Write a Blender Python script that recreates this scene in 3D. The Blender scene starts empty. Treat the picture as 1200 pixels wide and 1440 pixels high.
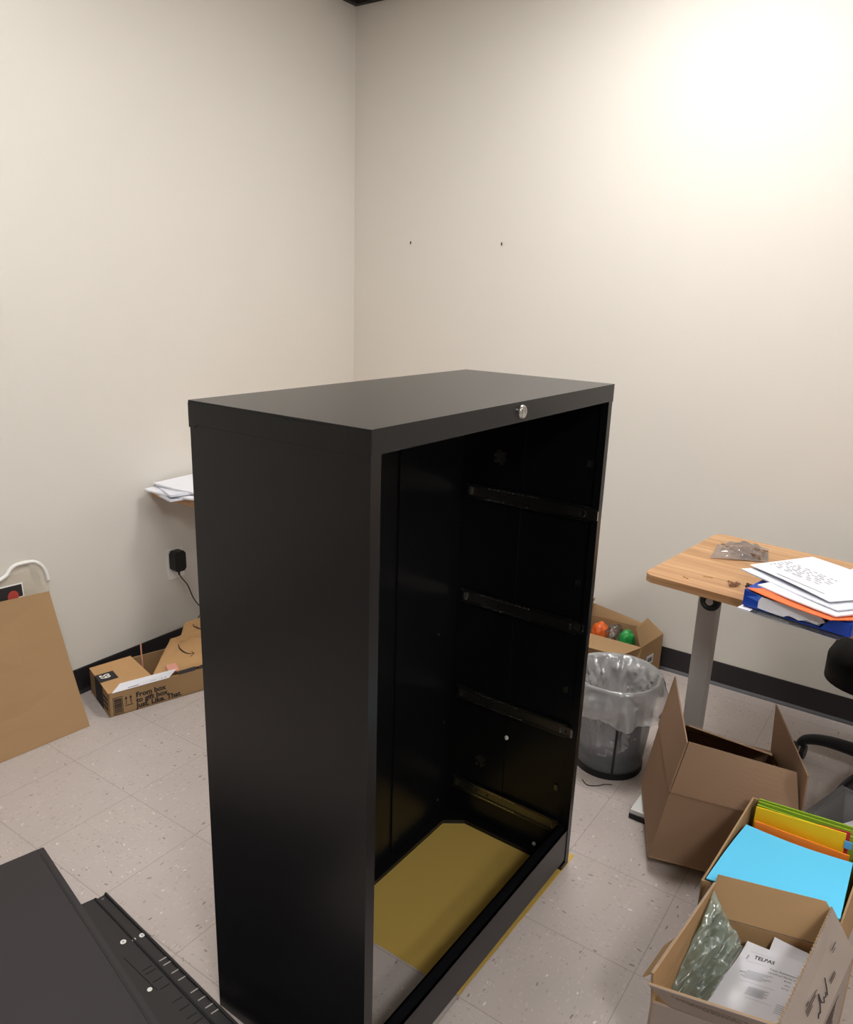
import bpy, bmesh, math, random
from mathutils import Vector, Matrix, noise
random.seed(7)
SC = bpy.context.scene
COL = SC.collection
V = Vector
PI = math.pi

# ------------------------------------------------------------------ camera, light, exposure
cam = bpy.data.cameras.new('camera')
cam.sensor_fit = 'VERTICAL'; cam.sensor_height = 36.0
cam.lens = 1094.26 / 1440 * 36.0
cam.clip_start = 0.02
co = bpy.data.objects.new('camera', cam); COL.objects.link(co)
RT, UP, FW = V((0.8210, 0.5698, 0.0321)), V((-0.1810, 0.2071, 0.9614)), V((-0.5415, 0.7953, -0.2733))
RT = FW.cross(UP).normalized(); UP = RT.cross(FW).normalized(); FW.normalize()
co.matrix_world = Matrix(((RT.x, UP.x, -FW.x, 2.630), (RT.y, UP.y, -FW.y, -3.147), (RT.z, UP.z, -FW.z, 1.551), (0, 0, 0, 1)))
SC.camera = co
vs = SC.view_settings
vs.view_transform = 'Standard'; vs.look = 'None'; vs.gamma = 1.0; vs.exposure = 0.02
w = bpy.data.worlds.new('world'); SC.world = w; w.use_nodes = True
w.node_tree.nodes['Background'].inputs[0].default_value = (0.9, 0.93, 1.0, 1)
w.node_tree.nodes['Background'].inputs[1].default_value = 0.05
# ceiling troffers, the last one added as fill for the right side: (x, y, size x, size y, strength)
LIGHTS = [(1.82, -0.92, 0.58, 0.58, 32.0), (1.05, -2.30, 0.58, 1.16, 12.0), (3.9, -3.55, 0.58, 0.58, 58.0), (5.2, -1.3, 0.58, 0.58, 32.0)]
CEIL = 2.88

# ------------------------------------------------------------------ material helpers
def s2l(c):
    return tuple(((x / 255) / 12.92 if x / 255 <= 0.04045 else ((x / 255 + 0.055) / 1.055) ** 2.4) for x in c)
def mat(name, col, rough=0.6, metal=0.0, spec=0.5, var=0.0, vscale=8.0, bump=0.0, bscale=60.0, lin=False, trans=0.0, stretch=(1, 1, 1), coat=0.0):
    m = bpy.data.materials.new(name); m.use_nodes = True
    nt = m.node_tree; b = nt.nodes['Principled BSDF']
    c = col if lin else s2l(col)
    b.inputs['Base Color'].default_value = (*c, 1)
    b.inputs['Roughness'].default_value = rough
    b.inputs['Metallic'].default_value = metal
    b.inputs['Specular IOR Level'].default_value = spec
    b.inputs['Coat Weight'].default_value = coat
    tc = nt.nodes.new('ShaderNodeTexCoord'); mp = nt.nodes.new('ShaderNodeMapping')
    mp.inputs['Scale'].default_value = stretch
    nt.links.new(tc.outputs['Object'], mp.inputs['Vector'])
    n = nt.nodes.new('ShaderNodeTexNoise'); n.inputs['Scale'].default_value = vscale; n.inputs['Detail'].default_value = 5
    nt.links.new(mp.outputs[0], n.inputs['Vector'])
    if var:
        mx = nt.nodes.new('ShaderNodeMix'); mx.data_type = 'RGBA'
        mx.inputs[6].default_value = (*[x * (1 - var) for x in c], 1); mx.inputs[7].default_value = (*[min(1, x * (1 + var)) for x in c], 1)
        nt.links.new(n.outputs['Fac'], mx.inputs[0]); nt.links.new(mx.outputs[2], b.inputs['Base Color'])
    if bump:
        n2 = nt.nodes.new('ShaderNodeTexNoise'); n2.inputs['Scale'].default_value = bscale; n2.inputs['Detail'].default_value = 3
        nt.links.new(mp.outputs[0], n2.inputs['Vector'])
        bp = nt.nodes.new('ShaderNodeBump'); bp.inputs['Strength'].default_value = bump; bp.inputs['Distance'].default_value = 0.004
        nt.links.new(n2.outputs['Fac'], bp.inputs['Height']); nt.links.new(bp.outputs[0], b.inputs['Normal'])
    if trans:
        t = nt.nodes.new('ShaderNodeBsdfTransparent'); t.inputs[0].default_value = (*[min(1, 0.35 + 0.65 * x / max(c)) for x in c], 1)
        ms = nt.nodes.new('ShaderNodeMixShader'); ms.inputs[0].default_value = trans
        nt.links.new(b.outputs[0], ms.inputs[1]); nt.links.new(t.outputs[0], ms.inputs[2])
        nt.links.new(ms.outputs[0], nt.nodes['Material Output'].inputs[0])
    return m

M = {}
M['wall'] = mat('wall_paint', (217, 212, 203), 0.75, spec=0.3, var=0.012, vscale=3, bump=0.10, bscale=70)
M['ceil'] = mat('ceiling_paint', (232, 230, 222), 0.9)
M['far'] = mat('far_wall_paint', (205, 203, 200), 0.8)
M['base'] = mat('rubber_baseboard', (34, 31, 34), 0.42, spec=0.5)
M['crown'] = mat('dark_crown', (22, 18, 18), 0.6)
M['black'] = mat('black_enamel', (10, 10, 13), 0.28, spec=0.42)
M['panel'] = mat('grey_black_enamel', (42, 39, 42), 0.5, spec=0.5)
M['panel_shade'] = mat('grey_black_enamel_shade', (30, 28, 30), 0.5, spec=0.5)  # shaded copy of the panel enamel, shade put into the base colour
M['slot_dark'] = mat('slot_dark', (8, 8, 9), 0.7)
M['steel'] = mat('bright_steel', (190, 188, 184), 0.22, metal=1.0)
M['zinc'] = mat('zinc_slide', (120, 118, 112), 0.3, metal=1.0)
M['white_plastic'] = mat('white_plastic', (235, 233, 228), 0.35)
M['black_plastic'] = mat('black_plastic', (15, 15, 17), 0.45, spec=0.4)
M['ink'] = mat('ink', (38, 34, 34), 0.8)
M['ink_grey'] = mat('ink_grey', (165, 165, 174), 0.8)
M['ink_brown'] = mat('ink_on_card', (60, 45, 38), 0.8)
M['paper'] = mat('paper', (226, 226, 231), 0.8, spec=0.2, bump=0.05, bscale=15)
M['paper_b'] = mat('paper_cool', (214, 216, 224), 0.8, spec=0.2)
M['card'] = mat('cardboard', (163, 132, 96), 0.85, spec=0.15, var=0.06, vscale=5, bump=0.06, bscale=30, stretch=(1, 1, 4))
M['card_in'] = mat('cardboard_inside', (172, 140, 102), 0.85, spec=0.15, var=0.05, vscale=6)
M['card_dark'] = mat('cardboard_brown', (144, 116, 93), 0.85, spec=0.15, var=0.07, vscale=5, bump=0.05, bscale=30)
M['card_grey'] = mat('cardboard_outside', (146, 133, 124), 0.8, spec=0.2, var=0.06, vscale=5)
M['kraft'] = mat('kraft_paper', (190, 150, 104), 0.75, spec=0.2, var=0.08, vscale=14, bump=0.5, bscale=22)
M['blue_folder'] = mat('light_blue_card', (95, 200, 240), 0.7, spec=0.25)
M['yellow_folder'] = mat('yellow_card', (238, 190, 26), 0.7, spec=0.25)
M['orange_folder'] = mat('orange_card', (252, 134, 44), 0.7, spec=0.25)
M['green_folder'] = mat('green_card', (140, 172, 44), 0.7, spec=0.25)
M['red_folder'] = mat('red_card', (190, 50, 60), 0.7, spec=0.25)
M['tab_blue'] = mat('blue_tab', (90, 165, 215), 0.5)
M['coral'] = mat('coral_folder', (240, 118, 70), 0.65, spec=0.25)
M['binder'] = mat('blue_vinyl', (28, 66, 165), 0.35)
M['binder_in'] = mat('blue_vinyl_inner', (70, 115, 215), 0.4)
M['red'] = mat('red_print', (176, 66, 56), 0.6)
M['pink'] = mat('pink_plastic', (222, 158, 140), 0.5)
M['leg'] = mat('silver_powder', (172, 166, 162), 0.45, metal=0.15)
M['brown_bits'] = mat('brown_bits', (130, 88, 60), 0.7, var=0.4, vscale=90)
M['orange_pack'] = mat('orange_packet', (236, 110, 50), 0.35)
M['green_pack'] = mat('green_packet', (40, 150, 70), 0.3)
M['frame_white'] = mat('white_metal', (225, 225, 222), 0.5)

def film(name, tint, alpha, rough=0.12, milk=0.3, white=(235, 238, 236), bump=0.6, bscale=40):
    # thin crinkled plastic: transparent + milky diffuse/translucent + gloss
    m = bpy.data.materials.new(name); m.use_nodes = True; nt = m.node_tree
    for n in list(nt.nodes):
        if n.type != 'OUTPUT_MATERIAL': nt.nodes.remove(n)
    out = nt.nodes['Material Output']
    tr = nt.nodes.new('ShaderNodeBsdfTransparent'); tr.inputs[0].default_value = (*s2l(tint), 1)
    df = nt.nodes.new('ShaderNodeBsdfDiffuse'); df.inputs[0].default_value = (*s2l(white), 1)
    tl = nt.nodes.new('ShaderNodeBsdfTranslucent'); tl.inputs[0].default_value = (*s2l(white), 1)
    gl = nt.nodes.new('ShaderNodeBsdfGlossy'); gl.inputs['Roughness'].default_value = rough
    tc = nt.nodes.new('ShaderNodeTexCoord'); nz = nt.nodes.new('ShaderNodeTexNoise')
    nz.inputs['Scale'].default_value = bscale; nz.inputs['Detail'].default_value = 4; nz.inputs['Distortion'].default_value = 0.6; nz.noise_type = 'RIDGED_MULTIFRACTAL'
    nt.links.new(tc.outputs['Object'], nz.inputs['Vector'])
    bp = nt.nodes.new('ShaderNodeBump'); bp.inputs['Strength'].default_value = bump; bp.inputs['Distance'].default_value = 0.012
    nt.links.new(nz.outputs['Fac'], bp.inputs['Height'])
    for s in (df, gl): nt.links.new(bp.outputs[0], s.inputs['Normal'])
    a = nt.nodes.new('ShaderNodeMixShader'); a.inputs[0].default_value = 0.45
    nt.links.new(df.outputs[0], a.inputs[1]); nt.links.new(tl.outputs[0], a.inputs[2])
    b = nt.nodes.new('ShaderNodeMixShader'); b.inputs[0].default_value = milk      # transparent vs milky
    nt.links.new(tr.outputs[0], b.inputs[1]); nt.links.new(a.outputs[0], b.inputs[2])
    fr = nt.nodes.new('ShaderNodeFresnel'); fr.inputs[0].default_value = 1.5
    nt.links.new(bp.outputs[0], fr.inputs['Normal'])
    ad = nt.nodes.new('ShaderNodeMath'); ad.operation = 'MULTIPLY_ADD'; ad.inputs[1].default_value = 1.0; ad.inputs[2].default_value = alpha
    nt.links.new(fr.outputs[0], ad.inputs[0])
    c = nt.nodes.new('ShaderNodeMixShader'); nt.links.new(ad.outputs[0], c.inputs[0])
    nt.links.new(b.outputs[0], c.inputs[1]); nt.links.new(gl.outputs[0], c.inputs[2])
    nt.links.new(c.outputs[0], out.inputs[0])
    return m
M['liner'] = film('bin_liner_film', (253, 253, 253), 0.10, 0.22, 0.42, white=(250, 250, 250), bump=0.9, bscale=24)
M['air'] = film('green_air_film', (228, 240, 232), 0.09, 0.16, 0.36, white=(212, 228, 216), bump=0.5, bscale=20)
M['clear'] = film('clear_film', (252, 250, 248), 0.03, 0.10, 0.10, bump=0.3, bscale=30)
M['mat'] = mat('clear_vinyl', (226, 222, 214), 0.3, trans=0.72)
M['bag'] = film('bag_film', (252, 250, 248), 0.05, 0.16, 0.20, white=(250, 244, 240), bump=0.5, bscale=26)
M['chair'] = mat('chair_black', (10, 10, 11), 0.6, spec=0.2)
M['tub'] = film('clear_tub', (225, 228, 230), 0.04, 0.25, 0.38, white=(205, 205, 205), bump=0.05)
M['yellow'] = film('yellow_film', (240, 214, 130), 0.02, 0.4, 0.82, white=(252, 218, 118), bump=0.1, bscale=25)

def mesh_bin_mat():
    m = mat('wire_mesh', (120, 122, 128), 0.45, metal=0.4, var=0.25, vscale=20)
    nt = m.node_tree; b = nt.nodes['Principled BSDF']
    t = nt.nodes.new('ShaderNodeBsdfTransparent'); ms = nt.nodes.new('ShaderNodeMixShader')
    tc = nt.nodes.new('ShaderNodeTexCoord'); ck = nt.nodes.new('ShaderNodeTexChecker'); ck.inputs['Scale'].default_value = 900
    mr = nt.nodes.new('ShaderNodeMapRange'); mr.inputs[3].default_value = 0.25; mr.inputs[4].default_value = 0.55
    nt.links.new(tc.outputs['Object'], ck.inputs['Vector']); nt.links.new(ck.outputs['Fac'], mr.inputs[0])
    nt.links.new(mr.outputs[0], ms.inputs[0]); nt.links.new(b.outputs[0], ms.inputs[1]); nt.links.new(t.outputs[0], ms.inputs[2])
    nt.links.new(ms.outputs[0], nt.nodes['Material Output'].inputs[0])
    return m
M['mesh'] = mesh_bin_mat()

def floor_mat():
    m = bpy.data.materials.new('vinyl_tile'); m.use_nodes = True; nt = m.node_tree; L = nt.links.new
    b = nt.nodes['Principled BSDF']; b.inputs['Roughness'].default_value = 0.38; b.inputs['Specular IOR Level'].default_value = 0.45
    tc = nt.nodes.new('ShaderNodeTexCoord'); sep = nt.nodes.new('ShaderNodeSeparateXYZ'); L(tc.outputs['Object'], sep.inputs[0])
    def math_(op, a, bb=None, c=None):
        n = nt.nodes.new('ShaderNodeMath'); n.operation = op
        for i, x in enumerate((a, bb, c)):
            if x is None: continue
            if isinstance(x, (int, float)): n.inputs[i].default_value = x
            else: L(x, n.inputs[i])
        return n.outputs[0]
    T = 0.3048
    ux = math_('DIVIDE', math_('SUBTRACT', sep.outputs[0], 0.0971), T)
    uy = math_('DIVIDE', math_('SUBTRACT', sep.outputs[1], 0.2145), T)
    fx, fy = math_('FLOOR', ux), math_('FLOOR', uy)
    ex = math_('ABSOLUTE', math_('SUBTRACT', math_('FRACT', ux), 0.5)); ey = math_('ABSOLUTE', math_('SUBTRACT', math_('FRACT', uy), 0.5))
    edge = math_('GREATER_THAN', math_('MAXIMUM', ex, ey), 0.4962)
    chk = math_('MODULO', math_('ABSOLUTE', math_('ADD', fx, fy)), 2.0)
    # per-tile tint
    cid = nt.nodes.new('ShaderNodeCombineXYZ'); L(fx, cid.inputs[0]); L(fy, cid.inputs[1])
    wn = nt.nodes.new('ShaderNodeTexWhiteNoise'); L(cid.outputs[0], wn.inputs['Vector'])
    # chip direction runs along x on one tile and along y on its neighbour
    swap = nt.nodes.new('ShaderNodeCombineXYZ'); L(sep.outputs[1], swap.inputs[0]); L(sep.outputs[0], swap.inputs[1])
    mv = nt.nodes.new('ShaderNodeMix'); mv.data_type = 'VECTOR'; L(chk, mv.inputs[0]); L(tc.outputs['Object'], mv.inputs[4]); L(swap.outputs[0], mv.inputs[5])
    def chips(scale, rad, gate, ofs):
        mp = nt.nodes.new('ShaderNodeMapping'); mp.inputs['Scale'].default_value = (scale, scale * 2.6, 1); mp.inputs['Location'].default_value = (ofs, ofs * 1.7, 0)
        nzw = nt.nodes.new('ShaderNodeTexNoise'); nzw.inputs['Scale'].default_value = 25
        L(tc.outputs['Object'], nzw.inputs['Vector'])
        ad = nt.nodes.new('ShaderNodeVectorMath'); ad.operation = 'MULTIPLY_ADD'; ad.inputs[1].default_value = (0.02, 0.02, 0); L(nzw.outputs['Color'], ad.inputs[0]); L(mv.outputs[1], ad.inputs[2])
        L(ad.outputs[0], mp.inputs['Vector'])
        vo = nt.nodes.new('ShaderNodeTexVoronoi'); vo.voronoi_dimensions = '2D'; vo.inputs['Scale'].default_value = 1.0; L(mp.outputs[0], vo.inputs['Vector'])
        sc = nt.nodes.new('ShaderNodeSeparateColor'); L(vo.outputs['Color'], sc.inputs[0])
        r = math_('MULTIPLY', math_('MULTIPLY', sc.outputs[1], rad), math_('LESS_THAN', sc.outputs[0], gate))
        return math_('LESS_THAN', vo.outputs['Distance'], r)
    def mix(f, a, bcol, amt=1.0):
        n = nt.nodes.new('ShaderNodeMix'); n.data_type = 'RGBA'
        L(math_('MULTIPLY', f, amt), n.inputs[0])
        if isinstance(a, tuple): n.inputs[6].default_value = (*a, 1)
        else: L(a, n.inputs[6])
        n.inputs[7].default_value = (*bcol, 1); return n.outputs[2]
    nz = nt.nodes.new('ShaderNodeTexNoise'); nz.inputs['Scale'].default_value = 7; nz.inputs['Detail'].default_value = 6; L(tc.outputs['Object'], nz.inputs['Vector'])
    c = mix(nz.outputs['Fac'], s2l((176, 166, 161)), s2l((190, 179, 173)))
    c = mix(wn.outputs['Value'], c, s2l((172, 160, 152)), 0.25)
    c = mix(chips(55, 0.40, 0.30, 3.1), c, s2l((198, 188, 180)), 0.45)
    c = mix(chips(60, 0.36, 0.22, 9.7), c, s2l((140, 126, 118)), 0.4)
    c = mix(chips(34, 0.24, 0.07, 1.3), c, s2l((104, 92, 86)), 0.7)
    c = mix(chips(38, 0.20, 0.06, 5.9), c, s2l((226, 220, 214)), 0.8)
    c = mix(edge, c, s2l((128, 116, 108)), 0.55)
    L(c, b.inputs['Base Color'])
    return m
M['floor'] = floor_mat()

def wood_mat():
    m = bpy.data.materials.new('oak_laminate'); m.use_nodes = True; nt = m.node_tree; L = nt.links.new
    b = nt.nodes['Principled BSDF']; b.inputs['Roughness'].default_value = 0.5; b.inputs['Specular IOR Level'].default_value = 0.35
    tc = nt.nodes.new('ShaderNodeTexCoord'); mp = nt.nodes.new('ShaderNodeMapping'); mp.inputs['Scale'].default_value = (1.2, 22, 22)
    L(tc.outputs['Object'], mp.inputs['Vector'])
    n = nt.nodes.new('ShaderNodeTexNoise'); n.inputs['Scale'].default_value = 2.2; n.inputs['Detail'].default_value = 7; n.inputs['Distortion'].default_value = 0.5; L(mp.outputs[0], n.inputs['Vector'])
    r = nt.nodes.new('ShaderNodeValToRGB'); e = r.color_ramp.elements
    e[0].position = 0.3; e[0].color = (*s2l((164, 122, 84)), 1); e[1].position = 0.72; e[1].color = (*s2l((202, 160, 118)), 1)
    L(n.outputs['Fac'], r.inputs[0])
    # broad planks
    mp2 = nt.nodes.new('ShaderNodeMapping'); mp2.inputs['Scale'].default_value = (0.6, 9, 9); L(tc.outputs['Object'], mp2.inputs['Vector'])
    v = nt.nodes.new('ShaderNodeTexNoise'); v.inputs['Scale'].default_value = 1.0; L(mp2.outputs[0], v.inputs['Vector'])
    mx = nt.nodes.new('ShaderNodeMix'); mx.data_type = 'RGBA'; mx.blend_type = 'SOFT_LIGHT'; mx.inputs[0].default_value = 0.6
    L(r.outputs[0], mx.inputs[6]); L(v.outputs['Fac'], mx.inputs[7]); L(mx.outputs[2], b.inputs['Base Color'])
    return m
M['wood'] = wood_mat()
M['wood_edge'] = mat('oak_edge', (150, 104, 66), 0.55, var=0.1, vscale=30)
M['glow'] = bpy.data.materials.new('lamp_diffuser'); M['glow'].use_nodes = True

# ------------------------------------------------------------------ mesh helpers
def bm_new(): return bmesh.new()
def add_box(bm, x0, x1, y0, y1, z0, z1, m=None):
    vs_ = [bm.verts.new(m @ V(p) if m else V(p)) for p in ((x0, y0, z0), (x1, y0, z0), (x1, y1, z0), (x0, y1, z0), (x0, y0, z1), (x1, y0, z1), (x1, y1, z1), (x0, y1, z1))]
    for f in ((0, 3, 2, 1), (4, 5, 6, 7), (0, 1, 5, 4), (1, 2, 6, 5), (2, 3, 7, 6), (3, 0, 4, 7)): bm.faces.new([vs_[i] for i in f])
    return bm
def box(*a, m=None): return add_box(bm_new(), *a, m=m)
def newell(p):
    n = V((0, 0, 0))
    for i in range(len(p)):
        a, b = p[i], p[(i + 1) % len(p)]
        n += V(((a.y - b.y) * (a.z + b.z), (a.z - b.z) * (a.x + b.x), (a.x - b.x) * (a.y + b.y)))
    return n.normalized()
def add_slab(bm, pts, t):
    """polygon pts, thickness t along minus its normal"""
    p = [V(q) for q in pts]; n = newell(p)
    a = [bm.verts.new(q) for q in p]; b = [bm.verts.new(q - n * t) for q in p]
    bm.faces.new(a); bm.faces.new(b[::-1])
    k = len(p)
    for i in range(k): bm.faces.new((a[(i + 1) % k], a[i], b[i], b[(i + 1) % k]))
    return bm
def slab(pts, t): return add_slab(bm_new(), pts, t)
def add_tube(bm, pts, r, seg=8, closed=False):
    P = [V(p) for p in pts]; rings = []
    rr = r if isinstance(r, (list, tuple)) else [r] * len(P)
    for i, p in enumerate(P):
        d = (P[min(i + 1, len(P) - 1)] - P[max(i - 1, 0)]).normalized()
        a = d.orthogonal().normalized() if i == 0 else (pa - d * pa.dot(d)).normalized()
        pa = a; b = d.cross(a)
        rings.append([bm.verts.new(p + (a * math.cos(2 * PI * k / seg) + b * math.sin(2 * PI * k / seg)) * rr[i]) for k in range(seg)])
    for A, B in zip(rings, rings[1:]):
        for k in range(seg): bm.faces.new((A[k], A[(k + 1) % seg], B[(k + 1) % seg], B[k]))
    bm.faces.new(rings[0][::-1]); bm.faces.new(rings[-1])
    return bm
def tube(*a, **k): return add_tube(bm_new(), *a, **k)
def smooth_path(pts, n=8):
    P = [V(p) for p in pts]; out = []
    for i in range(len(P) - 1):
        p0, p1, p2, p3 = P[max(i - 1, 0)], P[i], P[i + 1], P[min(i + 2, len(P) - 1)]
        for k in range(n):
            t = k / n
            out.append(0.5 * ((2 * p1) + (p2 - p0) * t + (2 * p0 - 5 * p1 + 4 * p2 - p3) * t * t + (3 * p1 - p0 - 3 * p2 + p3) * t ** 3))
    return out + [P[-1]]
def lathe(prof, c, seg=48, fn=None):
    bm = bm_new(); rings = []
    for (r, z) in prof:
        ring = []
        for k in range(seg):
            a = 2 * PI * k / seg; p = V((c[0] + r * math.cos(a), c[1] + r * math.sin(a), c[2] + z))
            if fn: p = fn(p, r, z, a)
            ring.append(bm.verts.new(p))
        rings.append(ring)
    for A, B in zip(rings, rings[1:]):
        for k in range(seg): bm.faces.new((A[k], A[(k + 1) % seg], B[(k + 1) % seg], B[k]))
    return bm, rings
def disc(c, r, n, t, seg=20):
    n = V(n).normalized(); a = n.orthogonal().normalized(); b = n.cross(a)
    return slab([V(c) + (a * math.cos(2 * PI * k / seg) + b * math.sin(2 * PI * k / seg)) * r for k in range(seg)], t)
def patch(c00, c10, c11, c01, nu=16, nv=16, fn=None, t=0.0006):
    """bilinear sheet (u from c00 to c10, v from c00 to c01), fn(u,v)->offset vector; thickness t"""
    bm = bm_new(); c00, c10, c11, c01 = map(V, (c00, c10, c11, c01)); g = []
    for j in range(nv + 1):
        row = []
        for i in range(nu + 1):
            u, v = i / nu, j / nv
            p = c00 * (1 - u) * (1 - v) + c10 * u * (1 - v) + c11 * u * v + c01 * (1 - u) * v
            if fn: p = p + V(fn(u, v))
            row.append(bm.verts.new(p))
        g.append(row)
    for j in range(nv):
        for i in range(nu): bm.faces.new((g[j][i], g[j][i + 1], g[j + 1][i + 1], g[j + 1][i]))
    bmesh.ops.recalc_face_normals(bm, faces=bm.faces)
    if t:
        n = newell([c00, c10, c11, c01])
        r = bmesh.ops.extrude_face_region(bm, geom=list(bm.faces))
        for v in r['geom']:
            if isinstance(v, bmesh.types.BMVert): v.co -= n * t
        bmesh.ops.recalc_face_normals(bm, faces=bm.faces)
    return bm
def bevel(bm, w_, seg=2):
    es = [e for e in bm.edges if len(e.link_faces) == 2 and e.calc_face_angle(0) > 0.5]
    bmesh.ops.bevel(bm, geom=es, offset=w_, segments=seg, affect='EDGES', profile=0.6)
    return bm
def link(name, me):
    o = bpy.data.objects.new(name, me); COL.objects.link(o); return o
def wm(o):
    m = Matrix.Identity(4)
    while o: m = o.matrix_basis @ m; o = o.parent
    return m
def obj(name, bm, material, parent=None, smooth=False, loc=None, recalc=True):
    """bm is in world coordinates; becomes ONE mesh object"""
    if recalc: bmesh.ops.recalc_face_normals(bm, faces=bm.faces)
    me = bpy.data.meshes.new(name); bm.to_mesh(me); bm.free()
    me.materials.append(M[material] if isinstance(material, str) else material)
    if smooth:
        for p in me.polygons: p.use_smooth = True
    o = link(name, me)
    if parent:
        me.transform(wm(parent).inverted()); o.parent = parent
    else:
        if loc is None:
            xs = [v.co for v in me.vertices]
            loc = V((sum(c.x for c in xs) / len(xs), sum(c.y for c in xs) / len(xs), min(c.z for c in xs)))
        me.transform(Matrix.Translation(-V(loc))); o.location = loc
    return o
def tag(o, label, cat, group=None):
    o['label'] = label; o['category'] = cat
    if group: o['group'] = group
    return o
def thing(name, label, cat, loc=(0, 0, 0), rz=0, group=None):
    o = bpy.data.objects.new(name, None); o.empty_display_size = 0.1; COL.objects.link(o)
    o.location = loc; o.rotation_euler = (0, 0, rz)
    return tag(o, label, cat, group)
def struct(name, bm, m, loc=None):
    o = obj(name, bm, m, loc=loc); o['kind'] = 'structure'; return o
def text_bm(txt, size, mtx, ext=0.0002, align='LEFT', bold=0.0, spacing=1.0, shear=0.0):
    cu = bpy.data.curves.new('lettering', 'FONT'); cu.body = txt; cu.size = size; cu.extrude = ext; cu.offset = bold
    cu.align_x = align; cu.space_line = spacing; cu.resolution_u = 3; cu.shear = shear
    o = bpy.data.objects.new('lettering', cu); COL.objects.link(o)
    dg = bpy.context.evaluated_depsgraph_get(); dg.update()
    me = bpy.data.meshes.new_from_object(o.evaluated_get(dg))
    bpy.data.objects.remove(o); bpy.data.curves.remove(cu)
    bm = bm_new(); bm.from_mesh(me); bpy.data.meshes.remove(me)
    bmesh.ops.transform(bm, matrix=mtx, verts=bm.verts)
    return bm
def frame(o, x, y):
    """matrix with origin o, x axis, y axis (orthonormalised)"""
    x = V(x).normalized(); n = x.cross(V(y)).normalized(); y = n.cross(x)
    return Matrix(((x.x, y.x, n.x, o[0]), (x.y, y.y, n.y, o[1]), (x.z, y.z, n.z, o[2]), (0, 0, 0, 1)))
def merge(a, b):
    me = bpy.data.meshes.new('tmp'); b.to_mesh(me); b.free(); a.from_mesh(me); bpy.data.meshes.remove(me); return a

# ------------------------------------------------------------------ the room
X1, Y1 = 6.4, -6.4
struct('floor', box(-0.1, X1, Y1, 0.1, -0.06, 0), 'floor', loc=(0, 0, 0))
struct('ceiling', box(-0.1, X1, Y1, 0.1, CEIL, CEIL + 0.06), 'ceil')
struct('wall_left', box(-0.12, 0, Y1, 0.12, 0, CEIL), 'wall')
struct('wall_back', box(0, X1, 0, 0.12, 0, CEIL), 'wall')
struct('wall_right', box(X1, X1 + 0.12, Y1 - 0.12, 0.12, 0, CEIL), 'far')
struct('wall_front', box(-0.12, X1, Y1 - 0.12, Y1, 0, CEIL), 'far')
struct('trim_1', box(0.0, 0.020, -4.2, -1.80, 0.102, 2.80), 'wall')
def cove(p0, p1, n):
    p0, p1, n = V(p0), V(p1), V(n)
    prof = [(0, 0), (0.016, 0), (0.014, 0.003), (0.006, 0.012), (0.0045, 0.022), (0.0045, 0.098), (0.003, 0.102), (0, 0.102)]
    bm = bm_new()
    A = [bm.verts.new(p0 + n * d + V((0, 0, z))) for d, z in prof]; B = [bm.verts.new(p1 + n * d + V((0, 0, z))) for d, z in prof]
    bm.faces.new(A); bm.faces.new(B[::-1])
    for i in range(len(prof)): bm.faces.new((A[i], B[i], B[(i + 1) % len(prof)], A[(i + 1) % len(prof)]))
    return bm
struct('baseboard_left', cove((0, Y1, 0), (0, 0, 0), (1, 0, 0)), 'base')
struct('baseboard_back', cove((0.016, 0, 0), (X1, 0, 0), (0, -1, 0)), 'base')
struct('trim_2', box(0, 0.025, Y1, 0, 2.80, CEIL), 'crown')
struct('trim_3', box(0.025, X1, -0.025, 0, 2.80, CEIL), 'crown')

nt = M['glow'].node_tree; bs = nt.nodes['Principled BSDF']
def glow_mat(s):
    m = bpy.data.materials.new('lamp_diffuser'); m.use_nodes = True; b = m.node_tree.nodes['Principled BSDF']
    b.inputs['Base Color'].default_value = (0.9, 0.9, 0.9, 1); b.inputs['Emission Color'].default_value = (1.0, 0.99, 0.985, 1); b.inputs['Emission Strength'].default_value = s
    return m
LAB = ['recessed ceiling troffer light near the back wall and desk', 'recessed ceiling troffer light over the black cabinet', 'recessed ceiling troffer light farthest from both desks', 'added ceiling fill light near the right wall along the back wall']
for (x, y, sx, sy, st), lb in zip(LIGHTS, LAB):
    t = thing('ceiling_light', lb, 'light', (x, y, CEIL), 0, 'ceiling troffer lights')
    b = bm_new()
    for a in ((x - sx / 2 - .03, x + sx / 2 + .03, y - sy / 2 - .03, y - sy / 2), (x - sx / 2 - .03, x + sx / 2 + .03, y + sy / 2, y + sy / 2 + .03), (x - sx / 2 - .03, x - sx / 2, y - sy / 2, y + sy / 2), (x + sx / 2, x + sx / 2 + .03, y - sy / 2, y + sy / 2)):
        add_box(b, *a, CEIL - 0.012, CEIL)
    obj('frame', b, 'frame_white', t)
    obj('diffuser', box(x - sx / 2, x + sx / 2, y - sy / 2, y + sy / 2, CEIL - 0.008, CEIL - 0.002), glow_mat(st), t)

for (x, z, lb) in ((0.348, 1.768, 'left one of two small empty wall anchor holes in the back wall'), (0.841, 1.760, 'right one of two small empty wall anchor holes in the back wall')):
    t = thing('wall_anchor', lb, 'anchor', (x, 0, z), 0, 'wall anchors in the back wall')
    o_, r_ = lathe([(0.002, 0), (0.0045, 0), (0.007, 0.0015), (0.0075, 0.0)], (0, 0, 0), 14)
    bmesh.ops.transform(o_, matrix=Matrix.Translation((x, -0.0016, z)) @ Matrix.Rotation(PI / 2, 4, 'X'), verts=o_.verts)
    obj('collar', o_, 'frame_white', t)
    bb = box(x - 0.0035, x + 0.002, -0.004, 0, z - 0.007, z + 0.006); obj('screw', bb, 'ink_brown', t)

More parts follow.
